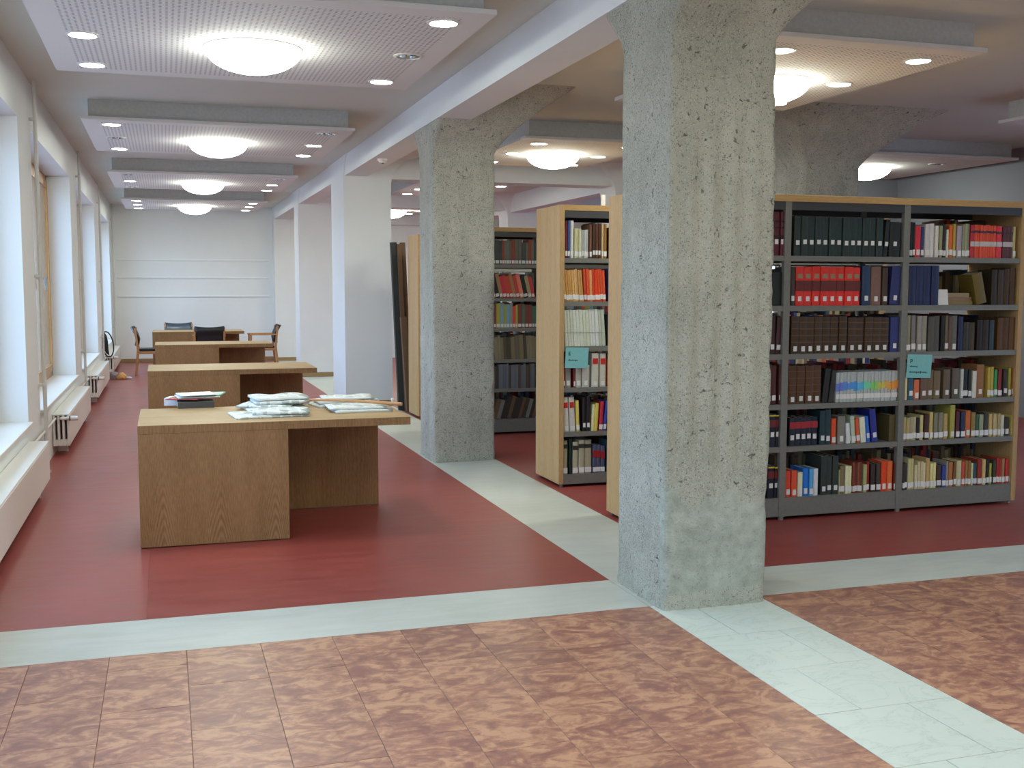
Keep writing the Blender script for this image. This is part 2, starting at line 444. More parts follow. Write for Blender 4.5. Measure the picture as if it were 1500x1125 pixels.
def skirting(name, x0, x1, y0, y1, label):
    struct(box(name, 'skirt', x0, x1, y0, y1, 0, .075, bevel=.004), label)
skirting('baseboard_back', XW, XB1, YB-.018, YB, 'oak skirting along the end wall')

ORD = ['first', 'second', 'third', 'fourth', 'fifth', 'sixth']
def window(n, x_wall, sgn, y0, y1):
    """casement window at the outer side of its recess; sgn +1 opens into +x"""
    xo = x_wall-sgn*.255
    r = bpy.data.objects.new('window_%d' % n, None); COL.objects.link(r); r.location = (x_wall, (y0+y1)/2, .53)
    struct(r, 'oak casement window, %s from the entrance, in the %s' % (ORD[(n-1) % 6], 'left wall' if sgn > 0 else 'far right wall'))
    L = -Vector(r.location)
    def bx(name, mat, xa, xb, ya, yb, za, zb, par=None):
        o = MB().box(min(xa, xb), max(xa, xb), ya, yb, za, zb).bevel(.004).obj(name, mat, par or r)
        if not par: o.location = L
        return o
    fr = MB(); xa, xb = sorted((xo, xo-sgn*.07))
    fr.box(xa, xb, y0, y0+.07, .53, 2.86).box(xa, xb, y1-.07, y1, .53, 2.86).box(xa, xb, y0, y1, .53, .60).box(xa, xb, y0, y1, 2.79, 2.86)
    fo = fr.obj('window_frame', 'winwood', r); fo.location = L
    k = max(2, round((y1-y0)/1.0)); ww = (y1-y0-.14)/k
    for i in range(k):
        a, b = y0+.07+ww*i, y0+.07+ww*(i+1); xs, xe = sorted((xo+sgn*.014, xo-sgn*.04)); s = .065
        c = MB().box(xs, xe, a+.004, a+s, .605, 2.785).box(xs, xe, b-s, b-.004, .605, 2.785).box(xs, xe, a+s, b-s, .605, .605+s).box(xs, xe, a+s, b-s, 2.785-s, 2.785)
        ca = c.obj('casement', 'winwood', r); ca.location = L
        MB().box(xo-sgn*.002-.003, xo-sgn*.002+.003, a+s, b-s, .605+s, 2.785-s).obj('pane', 'glass', ca)
        if i % 2 == 0 or i == k-1:
            hy = b-.035 if i % 2 == 0 and i != k-1 else a+.035
            hx = xo+sgn*.014
            MB().cyl((hx, hy, 1.66), (hx+sgn*.045, hy, 1.66), .011, 8).box(min(hx+sgn*.03, hx+sgn*.05), max(hx+sgn*.03, hx+sgn*.05), hy-.009, hy+.009, 1.545, 1.67).obj('window_handle', 'chrome', ca)
    o = MB().box(*sorted((xo, x_wall+sgn*.035)), y0, y1, .5, .53).bevel(.004).obj('sill', 'white', r); o.location = L
for i, (a, b) in enumerate(WINL): window(i+1, XW, 1, a, b)
for i, (a, b) in enumerate(WINR[:3]): window(i+7, XR, -1, a, b)

# beams
struct(box('beam', 'wall', 2.26, 2.56, YN, YB, 3.015, ZC), 'long white ceiling beam above the pillars')
struct(box('beam', 'wall', 2.56, XR, 14.35, 14.75, 2.99, ZC), 'white cross beam behind the rough concrete pillar')
struct(box('beam', 'wall', 2.56, XR, 19.4, 19.8, 2.99, ZC), 'second white cross beam further back')
struct(box('beam', 'wall', 6.1, 6.4, 14.75, YB, 2.95, ZC-.001), 'white ceiling beam over the deep bookcase area')

def pillar(x0, x1, y0, y1, mat, label, head, rough=0, z0=2.76, flutes=False, dxm=0.0, seed=0):
    """pillar with a head that widens to the ceiling; head = (dx, dy, curve)"""
    dx, dy, cv = head; m = MB(); bm = m.bm
    nx, ny, nz = (22, 22, 110) if rough else (2, 2, 10)
    per = []
    for i in range(nx): per.append((i/nx, 0))
    for i in range(ny): per.append((1, i/ny))
    for i in range(nx): per.append((1-i/nx, 1))
    for i in range(ny): per.append((0, 1-i/ny))
    zs = [z0*k/nz for k in range(nz+1)]+[z0+(ZC-z0)*k/12 for k in range(1, 13)]
    rings = []
    for z in zs:
        t = max(0, (z-z0)/(ZC-z0)); o = (1-math.sqrt(max(0, 1-t*t))) if cv == 'arc' else t**1.35
        a0, a1, b0, b1 = x0-dxm*o, x1+dx*o, y0-dy*o, y1+dy*o; R = []
        for u, v in per:
            p = Vector((a0+(a1-a0)*u, b0+(b1-b0)*v, z))
            if rough:
                c = Vector(((a0+a1)/2, (b0+b1)/2, z)); d = p-c
                corner = (abs(u-.5)*2)**14*(abs(v-.5)*2)**14
                q = p*5+Vector((seed, 0, 0))
                f = noise.noise(q)*.5+noise.noise(p*17)*.35+noise.noise(p*48)*.3
                amt = rough*f-corner*(.012+.02*max(0, noise.noise(p*9+Vector((3, seed, 1)))))
                if z < .07: amt += rough*2.0*noise.noise(p*26)+rough*.6
                if flutes and v == 0 and z > .62+.08*noise.noise(p*4):
                    amt += .009*math.cos(u*2*PI*5.0)*min(1, (z-.6)*4)*max(0, min(1, (2.6-z)*2))
                n = Vector((0, 0, 0))
                if u in (0, 1): n.x = 1 if u else -1
                if v in (0, 1): n.y = 1 if v else -1
                p += n.normalized()*amt
            R.append(bm.verts.new(p))
        rings.append(R)
    N = len(per)
    for A, B in zip(rings, rings[1:]):
        for i in range(N): bm.faces.new((A[i], A[(i+1) % N], B[(i+1) % N], B[i]))
    if rough: m.smooth()
    o = m.obj('pillar', mat); return struct(o, label)
pillar(2.275, 2.845, 4.74, 5.32, 'concrete', 'large exposed concrete pillar nearest the camera', (.54, .65, 'p'), .0045, flutes=True, seed=1)
pillar(2.27, 2.85, 9.49, 10.04, 'concrete2', 'rough exposed concrete pillar behind the first desk', (.54, .65, 'p'), .006, seed=4)
pillar(6.03, 6.65, 9.49, 10.06, 'concrete2', 'concrete pillar rising behind the long dark bookcase', (.57, .62, 'p'), .005, dxm=.55, seed=8)
pillar(2.25, 2.875, 14.35, 15.45, 'wall', 'white plastered pillar behind the second desk', (.34, .3, 'arc'), 0, 2.9)
pillar(2.25, 2.875, 19.42, 20.05, 'wall', 'second white plastered pillar, beside the third desk', (.34, .3, 'arc'), 0, 2.9)
pillar(2.25, 2.875, 23.85, YB, 'wall', 'white pilaster at the end wall', (.34, .3, 'arc'), 0, 2.9)
pillar(6.05, 6.62, 14.3, 14.85, 'wall', 'white pillar behind the beech bookcases', (.3, .3, 'arc'), 0, 2.82, dxm=.42)
pillar(6.05, 6.62, 19.35, 19.9, 'wall', 'white pillar deep behind the beech bookcases', (.3, .3, 'arc'), 0, 2.82, dxm=.42)
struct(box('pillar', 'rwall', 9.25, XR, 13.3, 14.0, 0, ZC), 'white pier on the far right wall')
struct(box('beam', 'wall', 2.5, 6.1, YB-.3, YB, 2.95, ZC), 'white beam along the end wall')
skirting('trim_1', 2.25, 2.875, 14.334, 14.35, 'oak skirting on the nearer white pillar')
skirting('trim_2', 2.25, 2.875, 19.404, 19.42, 'oak skirting on the farther white pillar')
skirting('trim_3', 2.25, 2.875, 23.834, 23.85, 'oak skirting on the white pilaster')

# ------------------------------------------------------------ ceiling panels and lamps
ORD = ['first', 'second', 'third', 'fourth', 'fifth', 'sixth']
def panel(xc, yc, wx, wy, label):
    t = thing('ceiling_panel', label, 'ceiling panel', (xc, yc, 3.08), 0, 'acoustic ceiling panels')
    MB().box(-wx/2, wx/2, -wy/2, wy/2, 0, .028).bevel(.002).obj('board', 'perf', t)
    MB().box(-wx/2+.06, wx/2-.06, -wy/2+.06, wy/2-.06, .028, ZC-3.08).obj('upstand', 'upstand', t)
dome_proto = None
def dome(x, y, label):
    global dome_proto
    if dome_proto is None:
        t = thing('dome_light', label, 'ceiling light', (x, y, 3.08), 0, 'opal dome lights')
        MB().lathe([(.308, 0), (.307, -.006), (.297, -.012)], 40).obj('rim', 'white', t)
        prof = [(.298*math.cos(a), -.012-.145*math.sin(a)) for a in [PI/2*k/12 for k in range(12)]]+[(0, -.157)]
        MB().lathe(prof, 40).smooth().obj('diffuser', 'dome', t)
        dome_proto = t; return t
    c = copy_tree(dome_proto, (x, y, 3.08)); c['label'] = label; return c
spot_proto = {}
def spot(x, y, lit, label):
    if lit not in spot_proto:
        t = thing('downlight', label, 'ceiling light', (x, y, 3.08), 0, 'round recessed downlights')
        MB().lathe([(.098, 0), (.098, -.004), (.08, -.008), (.078, .0)], 28).obj('ring', 'white', t)
        if lit: MB().lathe([(.079, -.003), (0, -.003)], 28).obj('lens', 'spot', t)
        else:
            MB().lathe([(.079, -.004), (.05, -.0015), (0, -.001)], 28).smooth().obj('reflector', 'chrome', t)
            for dx in (-.033, .033):
                b = MB().lathe([(.024, -.003), (.02, -.012), (0, -.015)], 14).obj('bulb', 'chrome', t); b.location = (dx, 0, 0)
        spot_proto[lit] = t; return t
    c = copy_tree(spot_proto[lit], (x, y, 3.08)); c['label'] = label; return c
PY = [7.18, 11.93, 16.68, 21.35]
litL = [((1, 1, 1), (1, 0, 1)), ((1, 0, 1), (0, 1, 1)), ((0, 1, 0), (0, 1, 1)), ((1, 1, 1), (1, 1, 1))]
CNT = ['nearest', 'second', 'third', 'farthest']
for k, yc in enumerate(PY):
    panel(.56, yc, 2.48, 2.44, '%s white perforated ceiling panel above the row of desks' % CNT[k])
    dome(.575, yc+.08, 'glowing opal dome light on the %s panel over the desks' % CNT[k])
    for side, xx in ((0, -.43), (1, 1.56)):
        for q, dy in enumerate((-.95, 0, .93)):
            lit = litL[k][side][q]
            spot(xx, yc+dy, lit, '%s downlight, %s of three on the %s side of the %s desk-row panel' % ('lit' if lit else 'unlit', ('front one', 'middle one', 'back one')[q], ('window', 'pillar')[side], CNT[k]))
for k, yc in enumerate(PY):
    panel(4.3, yc-.04, 1.56, 2.44, '%s narrow ceiling panel above the bookcases beyond the pillars' % CNT[k])
    dome(4.27, yc+(.0 if k else .06), 'glowing opal dome light on the %s panel over the bookcases' % CNT[k])
    for side, xx in ((0, 3.78), (1, 4.82)):
        for q, dy in enumerate((-.87, .02, .9)):
            spot(xx, yc-.04+dy, 1, 'lit downlight, %s of three on the %s side of the %s bookcase panel' % (('front one', 'middle one', 'back one')[q], ('pillar', 'far')[side], CNT[k]))
for k in (0, 1, 3):
    panel(8.5, PY[k]-(.05 if k else 0), 2.3, 2.44, '%s ceiling panel above the far aisle beside the right wall' % CNT[k])
    if k: dome(8.45, PY[k], 'glowing opal dome light on the %s panel of the far aisle' % CNT[k])
for xx, yy in ((7.55, 12.0), (9.0, 11.3)): spot(xx, yy, 0, 'unlit downlight on the far aisle panel, %s' % ('beside the dome' if xx < 8 else 'toward the right wall'))
# unseen lamps added behind the camera to brighten the foreground
for xx in (.575, 4.27):
    for yy in (2.4, -2.3):
        wh = '%s, %s row' % ({.575: 'window side', 4.27: 'middle'}[xx], 'front' if yy > 0 else 'rear')
        panel(xx, yy, 2.0, 2.2, 'ceiling panel above the entrance tiles, '+wh); dome(xx, yy, 'added unseen opal dome light above the entrance tiles, '+wh)
        for q, (dx, dy) in enumerate(((-.8, -.85), (.8, -.85), (-.8, .85), (.8, .85))):
            spot(xx+dx, yy+dy, 1, 'added unseen lit downlight above the entrance tiles, %s corner, %s' % (ORD[q], wh))
t = thing('smoke_detector', 'small round white smoke detector under the long beam', 'smoke detector', (2.38, 12.35, 3.015))
MB().lathe([(.055, 0), (.055, -.02), (.04, -.035), (.038, -.045), (0, -.048)], 20).obj('housing', 'white', t)
MB().lathe([(.016, -.047), (.014, -.055), (0, -.057)], 10).obj('sensor', 'metal', t)

# ------------------------------------------------------------ radiators and pipes
def radiator(y0, y1, label):
    t = thing('radiator', label, 'radiator', (-.95, (y0+y1)/2, .09), 0, 'low white radiators under the windows')
    h = (y1-y0)/2
    for k, x in enumerate((-.065, -.024, .018, .06)):
        MB().box(x-.011, x+.011, -h, h, 0, .285).bevel(.004).obj('panel', 'white', t)
    MB().box(-.076, .071, -h+.0, h, .285, .3).bevel(.004).obj('top_cover', 'white', t)
    MB().box(-.076, .071, -h+.004, -h+.05, .0, .06).obj('connector', 'white', t)
    MB().cyl((.045, h, .262), (.045, h+.07, .262), .017, 10).obj('end_plug', 'white', t)
    for s in (-1, 1): MB().box(-.06, .03, s*(h-.3)-.015, s*(h-.3)+.015, -.09, 0).obj('bracket', 'white', t)
    v = MB().cyl((.0, -h-.035, .262), (.075, -h-.035, .262), .014, 10).cyl((.0, -h-.035, .262), (.0, -h+.01, .262), .012, 10).obj('valve', 'white', t)
    MB().cyl((.075, -h-.035, .262), (.085, -h-.035, .262), .024, 12).obj('valve_collar', 'black', v)
    MB().cyl((.085, -h-.035, .262), (.15, -h-.035, .262), .023, 12, .019).obj('thermostat_knob', 'white', v)
for k, (a, b) in enumerate(((5.35, 9.05), (10.93, 14.0), (15.65, 18.75), (20.2, 23.6))):
    radiator(a, b, '%s low white panel radiator under the left windows' % CNT[k])
def pipe(y, label):
    t = thing('heating_pipe', label, 'pipe', (-.985, y, 0), 0, 'vertical heating pipes')
    MB().cyl((0, 0, .0), (0, 0, ZC), .016, 10).obj('riser', 'pipe', t)
    for z in (.75, 1.66, 2.95):
        MB().box(-.045, .006, -.022, .022, z-.012, z+.012).bevel(.003).obj('clamp', 'pipe', t)
    MB().cyl((0, 0, .0), (0, 0, .02), .03, 12).obj('floor_collar', 'pipe', t)
for k, yy in enumerate((9.95, 14.88, 19.3, 23.98)): pipe(yy, '%s cream heating pipe running up the left wall' % CNT[k])
for k, (a, b) in enumerate(((9.06, 10.89), (14.01, 15.61), (18.76, 20.16))):
    tag(MB().cyl((-.995, a, .352), (-.995, b, .352), .012, 8).obj('connecting_pipe', 'pipe'), '%s thin cream pipe linking two radiators' % ['first', 'second', 'third'][k], 'pipe', 'pipes between radiators')

# ------------------------------------------------------------ desks
def desk(x, y, label):
    t = thing('reading_desk', label, 'desk', (x, y, 0), 0, 'oak reading desks in a row')
    W, D, HT, P = 1.66, .955, .745, .035
    MB().box(0, W, 0, D, HT-.05, HT).bevel(.002).obj('tabletop', 'oaktop', t)
    MB().box(.0, W, -.0015, .0, HT-.05, HT-.001).obj('front_edge', 'oakdark', t)
    MB().box(0, .885, .0, P, .004, HT-.05).bevel(.0015).obj('front_panel', 'oak', t)
    MB().box(0, P, P, D, .004, HT-.05).bevel(.0015).obj('side_panel', 'oakdark', t)
    MB().box(.85, .885, P, D-P, .004, HT-.05).bevel(.0015).obj('side_panel', 'oakdark', t)
    MB().box(P, 1.62, D-P, D, .004, HT-.05).bevel(.0015).obj('back_panel', 'oakdark', t)
    return t
DESKS = [(-.175, 6.84, 'oak reading desk nearest the camera, with newspapers and books on top'),
         (-.18, 11.32, 'second oak reading desk from the camera, bare top'),
         (-.15, 16.45, 'third oak reading desk from the camera, bare top'),
         (-.235, 21.3, 'farthest oak reading desk, with chairs around it')]
for x, y, l in DESKS: desk(x, y, l)

# ------------------------------------------------------------ chairs
def chair(label, loc, rz, fab, arms=True):
    """faces local +y"""
    t = thing('reading_chair', label, 'chair', loc, rz, 'beech chairs around the farthest desk')
    W, D = .26, .24
    for sx in (-1, 1):
        MB().prism([(-D-.05, 0), (-D-.015, 0), (-D+.035, .46), (-D-.01, .85), (-D-.045, .85), (-D-.005, .46)], sx*W-.016, sx*W+.016, 'yz').obj('leg', 'chairwood', t)
        m = MB().cyl((sx*W, D, 0), (sx*W, D-.015, .43 if not arms else .69), .015, 8, .019); m.obj('leg', 'chairwood', t)
        if arms: MB().box(sx*W-.026, sx*W+.026, -D-.005, D+.02, .675, .70).bevel(.008).obj('armrest', 'chairwood', t)
    MB().box(-W, W, -D+.01, D-.01, .385, .43).bevel(.006).obj('seat_frame', 'chairwood', t)
    MB().box(-W+.02, W-.02, -D+.02, D+.01, .43, .475).bevel(.018, 2).obj('seat', fab, t)
    m = MB(); n = 9; rows = [(.53, -D+.01), (.64, -D+.03), (.74, -D+.0), (.87, -D-.06)]
    F_, B_ = [], []
    for z, y in rows:
        a, b = [], []
        for i in range(n):
            u = i/(n-1)*2-1; c = -.035*(1-u*u); zz = z-(.022*(1-u*u) if z > .8 else 0)
            ww = W+.0 if z > .6 else W-.02
            a.append(m.bm.verts.new((u*ww, y+c+.02, zz))); b.append(m.bm.verts.new((u*ww, y+c-.02, zz)))
        F_.append(a); B_.append(b)
    for G in (F_, B_):
        for A, B in zip(G, G[1:]):
            for i in range(n-1): m.bm.faces.new((A[i], A[i+1], B[i+1], B[i]))
    for A, B in ((F_[0], B_[0]), (F_[-1], B_[-1])):
        for i in range(n-1): m.bm.faces.new((A[i], A[i+1], B[i+1], B[i]))
    for e in (0, n-1):
        for k in range(len(rows)-1): m.bm.faces.new((F_[k][e], F_[k+1][e], B_[k+1][e], B_[k][e]))
    m.smooth().obj('backrest', fab, t)
    return t
chair('black leather chair seen from the side, at the window end of the last desk', (-.25, 20.75, 0), -PI/2, 'blackfab', False)
chair('black-backed armchair seen from behind, in front of the last desk', (.76, 20.85, 0), 0, 'blackfab')
chair('slate-blue leather chair behind the last desk, facing the camera', (.25, 22.65, 0), PI, 'bluefab', False)
chair('beech armchair seen from the side, at the pillar end of the last desk', (1.75, 21.25, 0), PI/2, 'blackfab')

# ------------------------------------------------------------ bookcases
CX = [2.975, 3.96, 4.895, 5.86]
SHELF = {'A': [1.785, 1.452, 1.128, .788, .500, .150], 'B': [1.80, 1.463, 1.112, .788, .437, .100], 'D': [1.815, 1.46, 1.14, .805, .49, .165], 'E': [1.80, 1.463, 1.112, .788, .437, .100]}
CASE = {'A': (2.90, 5.90, 6.42, .54, 2.187), 'B': (2.925, 5.90, 8.0, .56, 2.21), 'D': (2.88, 5.90, 11.15, .56, 2.207), 'E': (2.88, 5.90, 12.78, .56, 2.20)}
def bookcase(key, label):
    x0, x1, y0, d, zt = CASE[key]; y1 = y0+d
    t = thing('bookcase', label, 'bookcase', (x0, y0+d/2, 0), 0, 'double-sided steel bookcases with beech ends')
    L = -Vector(t.location)
    def put(name, mat, *b, par=None, bev=.0015):
        o = MB().box(*b).bevel(bev).obj(name, mat, par or t)
        if not par: o.location = L
        return o
    put('end_panel', 'beech', x0-.003, x0+.037, y0, y1, .025, zt)
    put('end_panel', 'beech', x1-.037, x1+.003, y0, y1, .025, zt)
    put('top_board', 'beechx', x0+.037, x1-.037, y0, y1, zt-.045, zt)
    for ys, ye in ((y0+.004, y0+.03), (y1-.03, y1-.004)): put('top_rail', 'metaldark', x0+.037, x1-.037, ys, ye, zt-.10, zt-.045)
    post = [CX[1], CX[2]]
    for ys, ye in ((y0+.002, y0+.04), (y1-.04, y1-.002)):
        for xp in post: put('post', 'metal', xp-.024, xp+.024, ys, ye, .02, zt-.045)
    for xp in post:
        for yy in (y0+.02, y1-.02):
            o = MB().cyl((xp, yy, 0), (xp, yy, .022), .018, 8).obj('foot', 'metal', t); o.location = L
    for xp in (x0+.03, x1-.03):
        for yy in (y0+.03, y1-.03):
            o = MB().cyl((xp, yy, 0), (xp, yy, .026), .014, 8).obj('foot', 'metal', t); o.location = L
    xs = [x0+.037]+[p for q in post for p in (q-.024, q+.024)]+[x1-.037]
    for b in range(3):
        xa, xb = xs[2*b], xs[2*b+1]
        for k, z in enumerate(SHELF[key]):
            for ya, yb, f in ((y0+.006, y0+d/2-.012, y0+.006), (y0+d/2+.012, y1-.006, y1-.012)):
                m = MB().box(xa, xb, ya, yb, z-.006, z)
                if k < 5: m.box(xa, xb, f, f+.006, z-.036, z-.0065)
                o = m.obj('shelf', 'metal', t); o.location = L
        for ys in (y0+.006, y1-.012): put('plinth', 'metal', xa, xb, ys, ys+.006, .022, SHELF[key][5]-.0065)
    return t
bookcase('A', 'long dark bookcase facing the camera to the side of the great pillar')
bookcase('B', 'beech-ended bookcase just behind the great pillar')
bookcase('D', 'bookcase seen between the rough pillar and the beech end panel')
bookcase('E', 'bookcase whose pale end panel shows beside the rough pillar')

